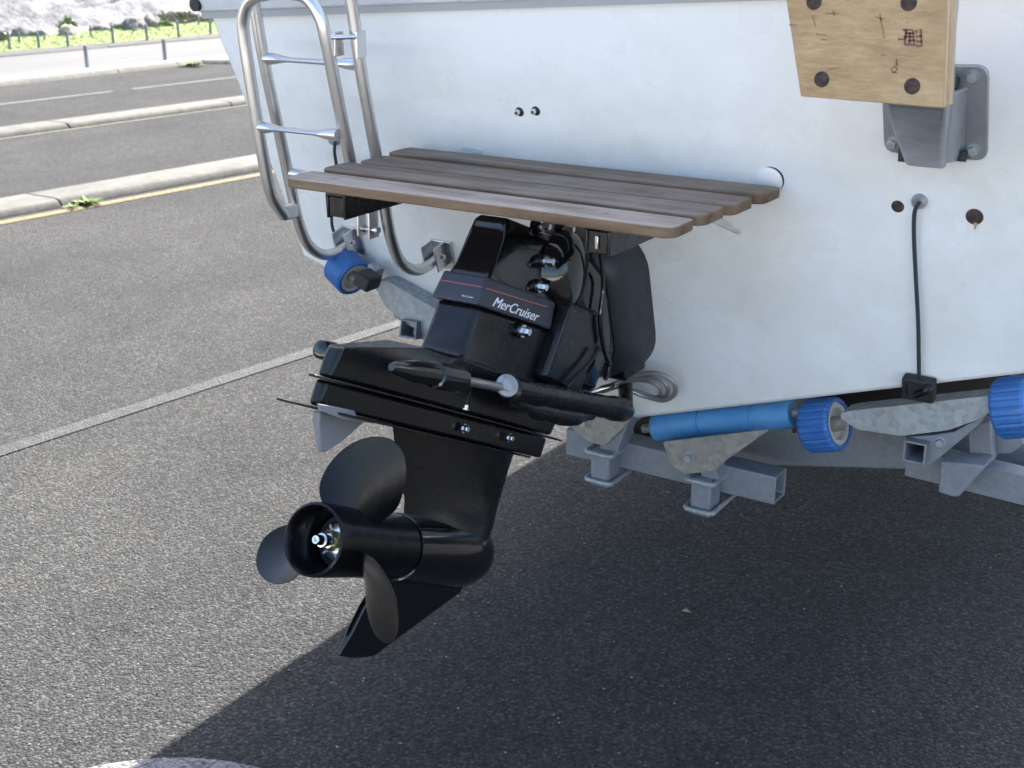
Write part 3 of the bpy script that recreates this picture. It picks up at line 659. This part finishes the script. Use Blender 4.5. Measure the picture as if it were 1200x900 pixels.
plan_plate('anti_ventilation_plate', [(0, -.158), (.008, -.157), (.022, -.13), (.045, -.08), (.068, -.01), (.082, .12), (.075, .32), (.052, .46), (.025, .56), (.006, .60), (0, .605)], .201, .0038, M['satin'], .0008)
plan_plate('splash_plate', [(0, -.103), (.006, -.102), (.018, -.085), (.045, -.02), (.070, .10), (.082, .35), (.068, .50), (.04, .62), (.012, .70), (0, .705)], .2475, .0038, M['satin'], .0008)
def wedge(z, yr, hr, ym, hm, yf, hf): return [Vector((hr, yr, z)), Vector((hm, ym, z)), Vector((hf, yf, z)), Vector((-hf, yf, z)), Vector((-hm, ym, z)), Vector((-hr, yr, z))]
b = MB(); b.loft([wedge(.204, -.082, .010, .16, .058, .535, .066), wedge(.2449, -.078, .011, .16, .06, .535, .068)]); b.build('gearcase_top', M['satin'], drv, bevel=.006, seg=3)
b = MB(); b.loft([wedge(.2501, -.076, .012, .16, .062, .54, .072), wedge(.285, -.070, .014, .16, .064, .55, .074), wedge(.300, -.066, .013, .14, .064, .56, .074), wedge(.338, .12, .045, .17, .07, .57, .078)])
b.build('driveshaft_housing', M['satin'], drv, bevel=.006, seg=3)
# trim tab under the plate
tb = [(.045, .197), (-.070, .197), (-.066, .180), (-.040, .136), (-.028, .137), (.0, .158)]
b = MB(); b.loft([[Vector((-.008 + (.004 if z < .15 else 0), y, z)) for y, z in tb], [Vector((.008 - (.004 if z < .15 else 0), y, z)) for y, z in tb]]); b.build('trim_tab', M['anode'], drv, bevel=.003)
# pale strip standing in for a bright glint on the plate's rear
b = MB(); P = [loc(380, 475, .055), loc(398, 478, .055), loc(421, 483, .055), loc(424, 491, .055), loc(455, 500, .07), loc(420, 496, .07), loc(385, 484, .06)]
b.prism([Vector((.040, p.y, p.z)) for p in P], (.006, 0, 0)); b.build('plate_glint', M['anode'], drv, bevel=.001)
# upper gear housing: narrow rear face, sides flaring forward
def cowl(z, yr, hr, ym, hm, yf, hf): return wedge(z, yr, hr, ym, hm, yf, hf)
b = MB(); b.loft([cowl(.325, .192, .046, .355, .088, .56, .095), cowl(.345, .214, .044, .36, .088, .57, .096), cowl(.40, .226, .043, .365, .088, .56, .098), cowl(.433, .230, .043, .37, .088, .55, .10)]); b.build('upper_housing', M['satin'], drv, bevel=.008, seg=3)
b = MB(); b.loft([cowl(.434, .217, .048, .375, .096, .40, .097), cowl(.486, .233, .046, .375, .093, .40, .094)]); band_o = b.build('name_band', M['band'], drv, bevel=.004, seg=3)
b = MB(); b.loft([cowl(.433, .232, .042, .372, .087, .55, .098), cowl(.489, .243, .041, .372, .086, .53, .096), cowl(.505, .250, .039, .372, .082, .53, .094), cowl(.56, .262, .037, .37, .076, .52, .09), cowl(.592, .268, .034, .365, .068, .50, .08), cowl(.602, .275, .028, .36, .058, .49, .07)]); b.build('cowl', M['black'], drv, bevel=.008, seg=3)
# red pin stripe round the band, built as a thin ribbon
def side(z, t, off=.0007):                                 # point on the band's starboard side, t 0..1 from rear corner forward
    k = (z-.434)/.052; xr = .048-.002*k; yr = .217+.016*k; xm = .096-.003*k
    p = Vector((xr, yr, z)).lerp(Vector((xm, .375, z)), t); n = Vector((.158, -.048, 0)).normalized(); return p + n*off
def ribbon(t0, t1, z0, z1, zz0, zz1, name, m):
    b = MB(); n_ = 12; P = []
    for i in range(n_+1):
        t = t0+(t1-t0)*i/n_; P += [side(z0+(zz0-z0)*i/n_, t), side(z1+(zz1-z1)*i/n_, t)]
    b.poly(P, [(2*i, 2*i+1, 2*i+3, 2*i+2) for i in range(n_)]); return b.build(name, m, band_o, smooth=0)
ribbon(.03, .99, .4655, .4672, .4700, .4716, 'pin_stripe', M['red'])
b = MB()
def rear(x, z, off=.0008):
    k = (z-.434)/.052; return Vector((x, .217+.016*k-off, z))
b.poly([rear(-.044, .4655), rear(.044, .4655), rear(.044, .4672), rear(-.044, .4672)], [(0, 1, 2, 3)]); b.build('pin_stripe', M['red'], band_o, smooth=0)
def lettering(body, size, origin, ux, uz, parent, name='lettering', shear=.28, off=0.0, space=1.0, xs=1.0, bold=0):
    cu = bpy.data.curves.new(name, 'FONT'); cu.body = body; cu.size = size; cu.shear = shear; cu.space_character = space; cu.offset = off
    to = bpy.data.objects.new('tmp', cu); col.objects.link(to); bpy.context.view_layer.update()
    dg = bpy.context.evaluated_depsgraph_get(); me = bpy.data.meshes.new_from_object(to.evaluated_get(dg)); bpy.data.objects.remove(to)
    ux = Vector(ux).normalized(); uz = Vector(uz).normalized(); wdt = max(v.co.x for v in me.vertices)
    if bold:
        bmm = bmesh.new(); bmm.from_mesh(me); g_ = bmesh.ops.duplicate(bmm, geom=bmm.verts[:]+bmm.edges[:]+bmm.faces[:])
        for e_ in g_['geom']:
            if isinstance(e_, bmesh.types.BMVert): e_.co.x += bold; e_.co.z += .0001
        bmm.to_mesh(me); bmm.free()
    nz = ux.cross(uz).normalized()
    for v in me.vertices: v.co = nz*v.co.z + Vector(origin) + ux*(v.co.x*xs) + uz*v.co.y
    me.materials.clear(); me.materials.append(M['white']); me.name = name
    o = bpy.data.objects.new(name, me); col.objects.link(o); o.parent = parent; return o, wdt*xs
o_ = side(.4405, .19, .0012); ux_ = side(.4395, .95, .0012)-o_; uz_ = side(.478, .19, .0012)-side(.438, .19, .0012)
lo, wd = lettering('MerCruiser', .0262, o_, ux_, uz_, band_o, space=1.04, xs=.85, bold=.0013)
o2 = rear(.012, .4435, .0012)
lettering('MerCruiser', .0052, o2, (1, 0, 0), rear(0, .46)-rear(0, .44), band_o)
# starboard cover boss and pockets with bolts
b = MB(); b.lathe((.062, .430, .545), (1, .15, .1), [(0, .078), (.018, .077), (.032, .071), (.043, .058), (.050, .040), (.053, .020), (.054, .002)], 40); b.build('side_cover', M['black'], drv)
b = MB(); b.loft([[Vector((x, y, z)) for y, z in ((.385, .345), (.53, .33), (.56, .47), (.52, .50), (.41, .49))] for x in (.085, .118)]); b.build('side_casting', M['satin'], drv, bevel=.010, seg=3)
for px, py, bb, rad in ((641, 306, .084, .0078), (633, 336, .084, .0078), (613, 388, .086, .0085), (637, 265, .066, .007), (665, 268, .075, .007)):
    p = loc(px, py, bb); q = MB(); q.lathe(p + Vector((-.022, 0, 0)), (1, 0, 0), [(0, rad*1.6), (.018, rad*1.6), (.02, rad*1.3)], 20); q.build('bolt_boss', M['black'], drv)
    bo = bolt(p + Vector((-.002, 0, 0)), (1, 0, -.0), rad, .016, M['chrome'], drv, 'bolt')
# plate nuts
for px, py, bb, ax in ((544, 480, .062, (0, 0, 1)), (543, 502, .068, (1, 0, 0)), (602, 493, .06, (0, 0, 1)), (596, 513, .072, (1, 0, 0))):
    p = loc(px, py, bb); bolt(p, ax, .0062, .010, M['chrome'], drv, 'nut')
    if ax[2]: q = MB(); q.tube([p, p+Vector((0, 0, .05))], .005, 10); q.build('stud', M['satin'], drv)
# bell housing between drive and gimbal ring
b = MB(); b.loft([cowl(.35, .53, .085, .60, .10, .63, .095), cowl(.45, .50, .10, .60, .115, .63, .11), cowl(.58, .47, .085, .56, .105, .60, .10), cowl(.615, .46, .06, .54, .085, .58, .08)]); b.build('bell_housing', M['black'], drv, bevel=.012, seg=3)
# trim cylinders
for s in (1, -1):
    X = s*.128; p0 = Vector((X, -.085, .286)); p1 = Vector((X*1.08, .715, .336)); d = (p1-p0).normalized()
    Lh = (p1-p0).length
    def P(t): return p0 + d*t
    cyl = MB(); cyl.lathe(P(.335), d, [(0, .015), (.005, .021), (.04, .022), (.06, .0205), (.30, .022), (.37, .0225), (.385, .025), (.43, .024), (.445, .018), (.458, .014), (.46, .006), (.472, .005)], 26)
    cyl.tube([P(.36)+Vector((0, 0, -.020)), P(.44)+Vector((0, 0, -.028)), P(.56)+Vector((0, 0, -.030)), P(.64)+Vector((0, 0, -.018))], [.010, .017, .018, .012], 14, smooth=4)
    cy = cyl.build('trim_cylinder', M['satin'], drv)
    q = MB(); q.tube([P(.17), P(.345)], .0076, 16); q.build('piston_rod', M['rod'], cy)
    e0 = 0 if s > 0 else .125
    q = MB(); q.lathe(P(0), d, ([(0, .006), (.012, .010), (.055, .0165), (.108, .018), (.110, .0165), (.112, .0212), (.170, .0222), (.184, .0205), (.191, .011)] if s > 0 else [(.142, .010), (.145, .0155), (.152, .017), (.180, .017), (.185, .012)]), 22); q.build('rod_end', M['black'], cy)
    q = MB(); q.lathe(P(.316)+Vector((s*.004, 0, .004)), (s*.72, -.62, .3), [(0, .0195), (.005, .0195), (.006, .017)], 24); q.lathe(P(.316)+Vector((s*.004, 0, .004)), (s*.72, -.62, .3), [(.005, .0105), (.009, .0105), (.0095, .008)], 20); q.build('washer', M['galv'], cy)

# --- propeller
prop = empty('propeller', (0, 0, 0), (0, 0, 0), drv)
b = MB(); b.lathe((0, 0, 0), (0, 1, 0), [(.110, .012), (.110, .044), (.02, .0475), (.002, .0505), (-.004, .0545), (-.002, .0585), (.006, .0595), (.03, .0585), (.10, .056), (.219, .0555), (.2195, .05)], 44); b.build('hub', M['propb'], prop, smooth=50)
BP = dict(P0=.50)
def blade(phi, name='blade'):
    nr, nu = 22, 16; top = []; bot = []
    yc = .088
    for i in range(nr+1):
        s = math.sin(math.pi/2*i/nr); r = .050 + (.183-.050)*s
        # chord half-angle, wide rounded (ear shaped) blade
        halfc = .068*math.sqrt(max(0.0, 1-((s-.36)/.6402)**2)) if s > .36 else .048+.020*math.sin(min(1, s/.36)*math.pi/2)
        halfc = max(halfc, .0015)
        pitch = BP['P0']*(1+.05*s); ang = math.atan2(pitch, 2*math.pi*r)     # blade angle from the disc plane
        skew = -.006 + .026*s*s
        for j in range(nu+1):
            u = -1 + 2*j/nu; c = u*halfc + skew                              # along chord
            th = c*math.cos(ang)/r; ya = c*math.sin(ang) - .010*(u*u)*s*(halfc/.072) - .012*s
            a = phi - th; tk = .0042*(1-.75*s)*(1-u*u)**.5 + .0006
            nrm_ = Vector((-math.sin(a)*math.sin(ang), math.cos(ang), math.cos(a)*math.sin(ang)))
            p = Vector((r*math.cos(a), yc+ya, r*math.sin(a)))
            top.append(p + nrm_*tk); bot.append(p - nrm_*tk)
    b = MB(); n1 = nu+1; N = (nr+1)*n1
    fs = [(i*n1+j, i*n1+j+1, (i+1)*n1+j+1, (i+1)*n1+j) for i in range(nr) for j in range(nu)]
    fs += [tuple(N+k for k in f[::-1]) for f in fs]
    for i in range(nr):
        fs += [(i*n1, (i+1)*n1, N+(i+1)*n1, N+i*n1), (i*n1+nu, N+i*n1+nu, N+(i+1)*n1+nu, (i+1)*n1+nu)]
    for j in range(nu): fs += [(j, N+j, N+j+1, j+1), (nr*n1+j, nr*n1+j+1, N+nr*n1+j+1, N+nr*n1+j)]
    b.poly(top+bot, fs); return b.build(name, M['propb'], prop, smooth=60)
for k in range(3): blade(R(84 + 120*k))
b = MB(); b.lathe((0, .112, 0), (0, -1, 0), [(0, .043), (.045, .043), (.046, .020)], 30); b.build('hub_bore', M['rubber'], prop)
b = MB(); b.lathe((0, .066, 0), (0, -1, 0), [(0, .031), (.010, .031), (.012, .028), (.012, .014)], 30); b.build('thrust_washer', M['chrome'], prop)
b = MB()
for k in range(6):
    a = k*math.pi/3; b.box((.0245*math.cos(a), .052, .0245*math.sin(a)), (.008, .006, .005), ax=((math.cos(a), 0, math.sin(a)), (0, 1, 0), (-math.sin(a), 0, math.cos(a))))
b.build('tab_washer', M['rod'], prop, bevel=.001)
b = MB(); b.lathe((0, .058, 0), (0, -1, 0), [(0, .0165), (.016, .0165), (.019, .013)], 6); b.build('prop_nut', M['zinc'], prop, smooth=20)
b = MB(); b.lathe((0, .045, 0), (0, -1, 0), [(0, .0115), (.010, .0115), (.0105, .0095), (.018, .0095), (.0185, .0112), (.026, .0112), (.0265, .0085), (.038, .0085), (.041, .0065), (.041, .004), (.036, .0035)], 22); b.build('prop_shaft', M['chrome'], prop)

# --- gimbal housing on the transom (world-aligned)
zc, hz = .985, .165
def gim(off, hw, z0, z1, rr_):
    pts = []
    for cx_, cz_, a0 in ((hw-rr_, z1-rr_, 0), (-hw+rr_, z1-rr_, 90), (-hw+rr_*1.15, z0+rr_*1.15, 180), (hw-rr_*1.15, z0+rr_*1.15, 270)):
        r2 = rr_ if a0 < 180 else rr_*1.15
        for t in range(9):
            a = R(a0+90*t/8); x = DO.x+cx_+r2*math.cos(a); z = cz_+r2*math.sin(a); pts.append(Vector((x, ty(z)-off, z)))
    return pts
b = MB(); b.loft([gim(-.002, .140, .828, 1.155, .088), gim(.03, .139, .829, 1.154, .088), gim(.08, .136, .832, 1.15, .086), gim(.105, .128, .840, 1.14, .082), gim(.120, .115, .853, 1.127, .075)]); b.build('gimbal_housing', M['housing'], drv, smooth=60, world=True)
b = MB(); b.loft([gim(.117, .112, .855, 1.125, .07), gim(.16, .112, .862, 1.148, .07), gim(.20, .108, .885, 1.155, .07), gim(.225, .098, .90, 1.15, .065), gim(.235, .08, .92, 1.13, .055)]); b.build('gimbal_ring', M['black'], drv, bevel=.006, world=True)
b = MB()
cen = [Vector((DO.x, ty(.90)-.09, .90)), Vector((DO.x, 1.93, .955))]
prof = []
for i in range(15): prof.append((i*.013, .062 if i % 2 else .050))
b.lathe(cen[0], cen[1]-cen[0], prof, 28); b.build('bellows', M['rubber'], drv, world=True, smooth=50)
b = MB(); b.box((DO.x+.06, ty(.845)-.045, .862), (.10, .09, .05)); b.box((DO.x-.06, ty(.845)-.045, .862), (.10, .09, .05)); b.build('lower_casting', M['black'], drv, bevel=.008, world=True)
# edge flange running down the starboard side of the ring
b = MB(); b.tube([gx(x, y, DO.x+.125) for x, y in ((699, 272), (704, 300), (707, 335), (703, 375), (708, 410), (714, 428), (709, 445))], .0045, 10, smooth=4); b.build('ring_flange', M['black'], drv, world=True)
b = MB(); b.tube([gx(x, y, DO.x+.13) for x, y in ((701, 410), (690, 426), (676, 441), (664, 454))], .004, 8, smooth=3); b.build('shift_cable', M['rubber'], drv, world=True)
# cylinder anchor lugs to the gimbal ring
for s in (-1, 1):
    b = MB(); e = DO + LX*(s*.136) + LA*.70 + LC*.336; b.tube([e, Vector((DO.x+s*.06, ty(.80)-.01, .80))], [.014, .016], 14); b.build('anchor_lug', M['satin'], drv, world=True)
# hydraulic hose loops
def hose(pts, r, m, off=.05):
    b = MB(); b.tube([gt(x, y, o) for x, y, o in pts], r, 10, smooth=6); return b.build('hydraulic_hose', m, drv, world=True)
hose([(700, 458, .07), (722, 449, .06), (748, 439, .05), (772, 438, .045), (789, 448, .04), (791, 461, .035), (778, 469, .035), (755, 464, .035), (728, 453, .05)], .005, M['hose'])
hose([(705, 459, .06), (728, 448, .045), (752, 443, .035), (772, 444, .03), (782, 453, .03), (781, 463, .026), (768, 466, .026), (748, 459, .03), (728, 456, .05)], .0048, M['hose'])
hose([(722, 452, .04), (745, 446, .025), (765, 449, .022), (774, 457, .02), (770, 465, .02), (750, 461, .022), (732, 454, .04)], .0036, M['hose'])
b = MB(); b.tube([gt(697, 459, .08), gt(707, 456, .075), gt(722, 452, .07)], [.004, .009, .0075], 12); b.build('hose_coupling', M['chrome'], drv, world=True)

# ------------------------------------------------------------------ trailer
trl = tag(empty('boat_trailer', (-1.2, 2.4, 0)), 'silver grey boat trailer with blue rollers carrying the white boat', 'boat trailer')
def rect_tube(name, p0, p1, w_, h_, m, up=(0, 0, 1), open_end=True, th=.005):
    p0, p1 = Vector(p0), Vector(p1); d = (p1-p0).normalized(); u = Vector(up); u = (u-d*u.dot(d)).normalized(); s = d.cross(u)
    def ring(p, a, c): return [p+s*a+u*c, p-s*a+u*c, p-s*a-u*c, p+s*a-u*c]
    b = MB(); O0, O1 = ring(p0, w_/2, h_/2), ring(p1, w_/2, h_/2); I1, I0 = ring(p1, w_/2-th, h_/2-th), ring(p0, w_/2-th, h_/2-th)
    b.loft([I0, O0, O1, I1, I0], cap=False)
    return b.build(name, m, trl, bevel=.003, world=True)
YT = 2.29
pL = gy(663, 513, YT); pR = gy(908, 581, YT)
zt = (pL.z+pR.z)/2
rect_tube('cross_tube', (pL.x, YT+.03, zt), (pR.x, YT+.03, zt), .06, .062, M['galvp'])
# V shaped rear chassis beam
vb = [(-2.0, .80), (CX-.12, .59), (CX+.12, .59), (-.62, .69), (-.30, .69)]
b = MB(); b.loft([[(x, 2.50, z+.055), (x, 2.60, z+.055), (x, 2.60, z-.055), (x, 2.50, z-.055)] for x, z in vb]); b.build('chassis_beam', M['galvp'], trl, bevel=.005, world=True)
rect_tube('chassis_rail', (-.50, 2.62, .66), (-.62, 5.2, .52), .05, .10, M['galvp']); rect_tube('chassis_rail', (-1.97, 2.62, .66), (-1.85, 5.2, .52), .05, .10, M['galvp'])
rect_tube('drawbar', (-.62, 5.15, .5), (CX, 8.4, .45), .06, .09, M['galvp']); rect_tube('drawbar', (-1.85, 5.15, .5), (CX-.02, 8.4, .45), .06, .09, M['galvp'])
rect_tube('axle', (-2.2, 4.6, .3), (-.27, 4.6, .3), .05, .05, M['galvp'])
for s in (-1, 1):
    X = CX + s*1.0
    b = MB(); b.tube([(X-s*.14, 4.6, .33), (X-s*.36, 4.6, .50)], .03, 8); b.build('suspension_arm', M['galvp'], trl, world=True)
    b = MB(); b.lathe((X-.085, 4.6, .30), (1, 0, 0), [(.02, .19), (0, .24), (.01, .285), (.04, .30), (.13, .30), (.16, .285), (.17, .24), (.15, .19)], 40); wh = b.build('wheel', M['rubber'], trl, world=True)
    b = MB(); b.lathe((X-.065, 4.6, .30), (1, 0, 0), [(0, .19), (.12, .19), (.125, .17), (.09, .12), (.09, .03)], 30); b.build('rim', M['galv'], wh, world=True)
    b = MB(); arc_ = [(4.6+.36*math.cos(R(a)), .32+.36*math.sin(R(a))) for a in range(0, 181, 15)]
    b.loft([[(X-.12, y, z), (X+.12, y, z), (X+.12, y, z+.006), (X-.12, y, z+.006)] for y, z in arc_]); b.build('mudguard', M['galvp'], trl, world=True)
# roller posts clamped to the cross tube
def post_clamp(px, ptop, pbot, wd_):
    X = gy(px, ptop, YT).x; zt_ = gy(px, ptop, YT-.02).z; zb = gy(px, pbot, YT-.02).z
    b = MB(); b.loft([[(X-wd_/2, YT-.055, z), (X+wd_/2, YT-.055, z), (X+wd_/2, YT-.0005, z), (X-wd_/2, YT-.0005, z)] for z in (zb, zt_)]); po = b.build('roller_post', M['galvp'], trl, bevel=.006, world=True)
    for z in (zt_-.004, zb+.016):
        q = MB(); q.tube([(X-.031, YT+.075, z), (X-.031, YT-.058, z), (X-.025, YT-.063, z), (X+.025, YT-.063, z), (X+.031, YT-.058, z), (X+.031, YT+.075, z)], .0055, 8); q.build('u_bolt', M['galv'], po, world=True)
    return X, zt_, zb
post_clamp(717, 524, 566, .046); post_clamp(834, 556, 600, .046)
# galvanised cheek plates holding the long keel rollers
YR = 2.24
def cheek(pts, Y, th, m=M['galvd']):
    b = MB(); b.prism(plate_poly([gy(x, y, Y) for x, y in pts], .008, 3), (0, th, 0)); return b.build('cheek_plate', m, trl, bevel=.001, world=True)
ck = cheek([(776, 518), (903, 503), (850, 540), (838, 552), (800, 556), (788, 545)], YR, .006); bolt(gy(808, 536, YR), (0, -1, 0), .010, .014, M['galv'], ck, 'bolt', True)
ck = cheek([(662, 478), (728, 470), (738, 494), (708, 523), (690, 518), (664, 497)], YR, .006); bolt(gy(686, 495, YR), (0, -1, 0), .010, .014, M['galv'], ck, 'bolt', True)
b = MB(); b.loft([[gy(700, 532, YR+.01)+Vector(v) for v in ((0, 0, 0), (.045, 0, 0), (.045, .05, 0), (0, .05, 0))], [gy(712, 488, YR+.01)+Vector(v) for v in ((0, 0, 0), (.05, 0, 0), (.05, .05, 0), (0, .05, 0))]]); b.build('support_bracket', M['galvp'], trl, bevel=.003, world=True)
b = MB(); b.loft([[gy(822, 560, YR+.01)+Vector(v) for v in ((0, 0, 0), (.04, 0, 0), (.04, .05, 0), (0, .05, 0))], [gy(812, 528, YR+.01)+Vector(v) for v in ((0, 0, 0), (.04, 0, 0), (.04, .05, 0), (0, .05, 0))]]); b.build('support_bracket', M['galvp'], trl, bevel=.003, world=True)
def groovy(c, ax, L_, r_r, m, name, grooves=(), seg=30):
    prof = [(-L_/2, r_r*.3), (-L_/2, r_r*.9), (-L_/2+.004, r_r)]
    for g_ in grooves: prof += [(g_-.002, r_r), (g_-.001, r_r*.93), (g_+.001, r_r*.93), (g_+.002, r_r)]
    prof += [(L_/2-.004, r_r), (L_/2, r_r*.9), (L_/2, r_r*.3)]
    b = MB(); b.lathe(c, ax, prof, seg); return b.build(name, m, trl, world=True)
YK = 2.315
a0 = gy(768, 501, YK); a1 = gy(930, 484, YK); ax_ = (a1-a0); kr = groovy((a0+a1)/2, ax_, ax_.length, .031, M['bluelight'], 'keel_roller', (-.045, .075))
b = MB(); b.tube([a0-ax_.normalized()*.03, a1+ax_.normalized()*.02], .010, 12); b.build('roller_shaft', M['galvd'], kr, world=True)
a0 = gy(690, 480, YK); a1 = gy(722, 492, YK); groovy((a0+a1)/2, (1, 0, -.34), .07, .026, M['blue'], 'keel_roller')
def ribbed(c, ax, L_, r_, axial=True, face=1):
    c = Vector(c); ax = Vector(ax).normalized()
    b = MB()
    if axial:
        up = Vector((0, 1, 0)); up = (up-ax*up.dot(ax)).normalized(); sd = ax.cross(up); n_ = 88; rings = []
        for a, k in ((-L_/2, .80), (-L_/2, .93), (-L_/2+.006, 1), (L_/2-.006, 1), (L_/2, .93), (L_/2, .80), (-L_/2, .80)):
            rings.append([c+ax*a+(r_*k*(1-.035*(i % 4 < 1 and k > .9)))*(math.cos(2*math.pi*i/n_)*up+math.sin(2*math.pi*i/n_)*sd) for i in range(n_)])
        b.loft(rings, cap=False)
    else:
        prof = [(-L_/2, .8*r_), (-L_/2, .92*r_)]
        k = 9
        for i in range(k):
            t = -L_/2+.004+(L_-.008)*i/k; w_ = (L_-.008)/k; prof += [(t, r_), (t+w_*.75, r_), (t+w_*.8, r_*.955), (t+w_*.95, r_*.955)]
        prof += [(L_/2-.004, r_), (L_/2, .92*r_), (L_/2, .8*r_), (-L_/2, .8*r_)]
        up = Vector((0, 1, 0)); up = (up-ax*up.dot(ax)).normalized(); sd = ax.cross(up)
        b.loft([[c+ax*a+rr2*(math.cos(2*math.pi*i/36)*up+math.sin(2*math.pi*i/36)*sd) for i in range(36)] for a, rr2 in prof], cap=False)
    ro = b.build('hull_roller', M['blue'], trl, world=True, smooth=20)
    q = MB(); q.lathe(c, ax, [(-L_*.3, r_*.79), (L_*.46, r_*.79), (L_*.46, r_*.60), (L_*.30, r_*.55), (L_*.30, r_*.2)], 30); q.build('roller_hub', M['hubw'], ro, world=True)
    q = MB()
    for i in range(5):
        a = i*2*math.pi/5; e = math.cos(a)*up + math.sin(a)*sd if False else None
    q.lathe(c, ax, [(L_*.30, r_*.30), (L_*.62, r_*.26), (L_*.64, r_*.1)], 16); q.build('axle_stub', M['galvd'], ro, world=True)
    return ro
AXR = Vector((math.cos(R(18.8)), -.10, math.sin(R(18.8))))
c1 = gy(966, 498, 2.30); ribbed(c1, AXR, .066, .054)
c2 = gy(1192, 477, 2.27); ribbed(c2, AXR, .062, .056)
c3 = gy(407, 318, 2.15); ribbed(c3, (math.cos(R(24)), -.25, -math.sin(R(24))), .062, .045, axial=False)
c = gy(431, 328, 2.11); b = MB(); b.box(c, (.042, .05, .034), ax=((.93, 0, -.37), (0, 1, 0), (.37, 0, .93))); b.build('roller_bracket', M['rubber'], trl, bevel=.006, world=True)
c = gy(439, 319, 2.165); b = MB(); b.box(c, (.03, .028, .036), ax=((.93, 0, -.37), (0, 1, 0), (.37, 0, .93))); b.build('roller_bracket', M['galv'], trl, bevel=.004, world=True)
# rocker arms
def rocker(pts, Y, th, m=M['galv']):
    b = MB(); b.prism(plate_poly([gy(x, y, Y) for x, y in pts], .006, 3), (0, th, 0)); return b.build('rocker_arm', m, trl, bevel=.004, world=True)
ra = rocker([(985, 484), (1000, 481), (1168, 463), (1166, 478), (1150, 490), (1112, 504), (1056, 511), (1004, 503), (986, 491)], 2.25, .05)
rocker([(436, 331), (452, 328), (520, 368), (530, 384), (512, 398), (476, 380), (452, 360)], 2.17, .05)
# arm pivot plates and short tube on the right
b = MB(); b.prism([gy(x, y, 2.262) for x, y in ((1060, 512), (1092, 510), (1118, 506), (1160, 482), (1152, 494), (1104, 534), (1090, 545), (1084, 545), (1084, 516), (1060, 516))], (0, .05, 0)); pv_ = b.build('pivot_plate', M['galvp'], trl, bevel=.002, world=True)
bolt(gy(1102, 518, 2.262), (0, -1, 0), .008, .012, M['galv'], pv_, 'bolt', True)
p = gy(1071, 531, 2.24); rect_tube('stub_tube', p, p+Vector((-.005, .30, .0)), .042, .042, M['galvp'], th=.004)
b = MB(); b.prism([gy(x, y, 2.36) for x, y in ((1134, 500), (1160, 494), (1164, 540), (1158, 546), (1148, 547), (1136, 540))], (0, .03, 0)); b.build('side_bracket', M['galvp'], trl, bevel=.002, world=True)
b = MB(); b.prism([gy(x, y, 2.40) for x, y in ((1158, 500), (1186, 488), (1198, 512), (1198, 522), (1186, 531), (1166, 533))], (0, .03, 0)); b.build('side_bracket', M['galvp'], trl, bevel=.002, world=True)
b = MB(); b.prism([gy(x, y, 2.30) for x, y in ((1102, 540), (1128, 543), (1156, 546), (1124, 582), (1118, 583), (1099, 577))], (0, .06, 0)); b.build('jockey_bracket', M['galvp'], trl, bevel=.003, world=True)
rect_tube('cross_tube', (-.62, 2.40, .70), (-.20, 2.40, .685), .05, .06, M['galvp'])
# left stub tube under the left rocker
p = gy(478, 386, 2.15); rect_tube('stub_tube', p+Vector((0, 0, .0)), p+Vector((-.02, .45, -.10)), .045, .04, M['galvp'], th=.004)
rect_tube('cross_tube', p+Vector((0, .04, 0)), p+Vector((.30, .06, -.08)), .04, .04, M['galvp'])
# keel support so the hull rests on the chassis
b = MB(); b.lathe((CX-.05, 3.6, .625), (1, 0, 0), [(0, .03), (.02, .045), (.05, .035), (.08, .045), (.10, .03)], 24); b.build('keel_roller', M['blue'], trl, world=True)
rect_tube('cross_tube', (-1.90, 3.6, .55), (-.57, 3.6, .55), .05, .05, M['galvp'])

b = MB(); b.prism([gy(x, y, 2.42) for x, y in ((925, 494), (1166, 462), (1164, 478), (928, 508))], (0, .6, 0)); b.build('bunk_board', M['bunk'], trl, bevel=.003, world=True)
b = MB(); b.prism([gy(x, y, 2.40) for x, y in ((740, 497), (768, 500), (768, 520), (744, 516))], (0, .3, 0)); b.build('bunk_board', M['bunk'], trl, bevel=.003, world=True)

# loose grit on the asphalt: real little stones, too many to count
rg = random.Random(11); b = MB(); vs = []; fs = []
for i in range(1500):
    x = rg.uniform(-5.5, .3); y = rg.uniform(1.2, 6.5)
    if rg.random() < .35: x, y = gz(rg.uniform(0, 1200), rg.uniform(420, 900))[:2]
    r_0 = rg.choice((.0016, .002, .0026, .0038)); p = Vector((x, y, r_0*.5)); k = len(vs)
    vs += [p+Vector((r_0*rg.uniform(.7, 1.3)*dx, r_0*rg.uniform(.7, 1.3)*dy, r_0*rg.uniform(.5, .9)*dz)) for dx, dy, dz in ((1, 0, 0), (-1, 0, 0), (0, 1, 0), (0, -1, 0), (0, 0, 1), (0, 0, -1))]
    fs += [(k, k+2, k+4), (k+2, k+1, k+4), (k+1, k+3, k+4), (k+3, k, k+4), (k+2, k, k+5), (k+1, k+2, k+5), (k+3, k+1, k+5), (k, k+3, k+5)]
b.poly(vs, fs); m_ = mat('pale grit', (.16, .155, .14), .9); n = NT(m_); n.col(n.ramp(n.noise(40, 2), [(.35, .07), (.65, .24)]))
tag(b.build('grit', m_, smooth=0), 'loose pale grit scattered on the asphalt', 'grit', kind='stuff')
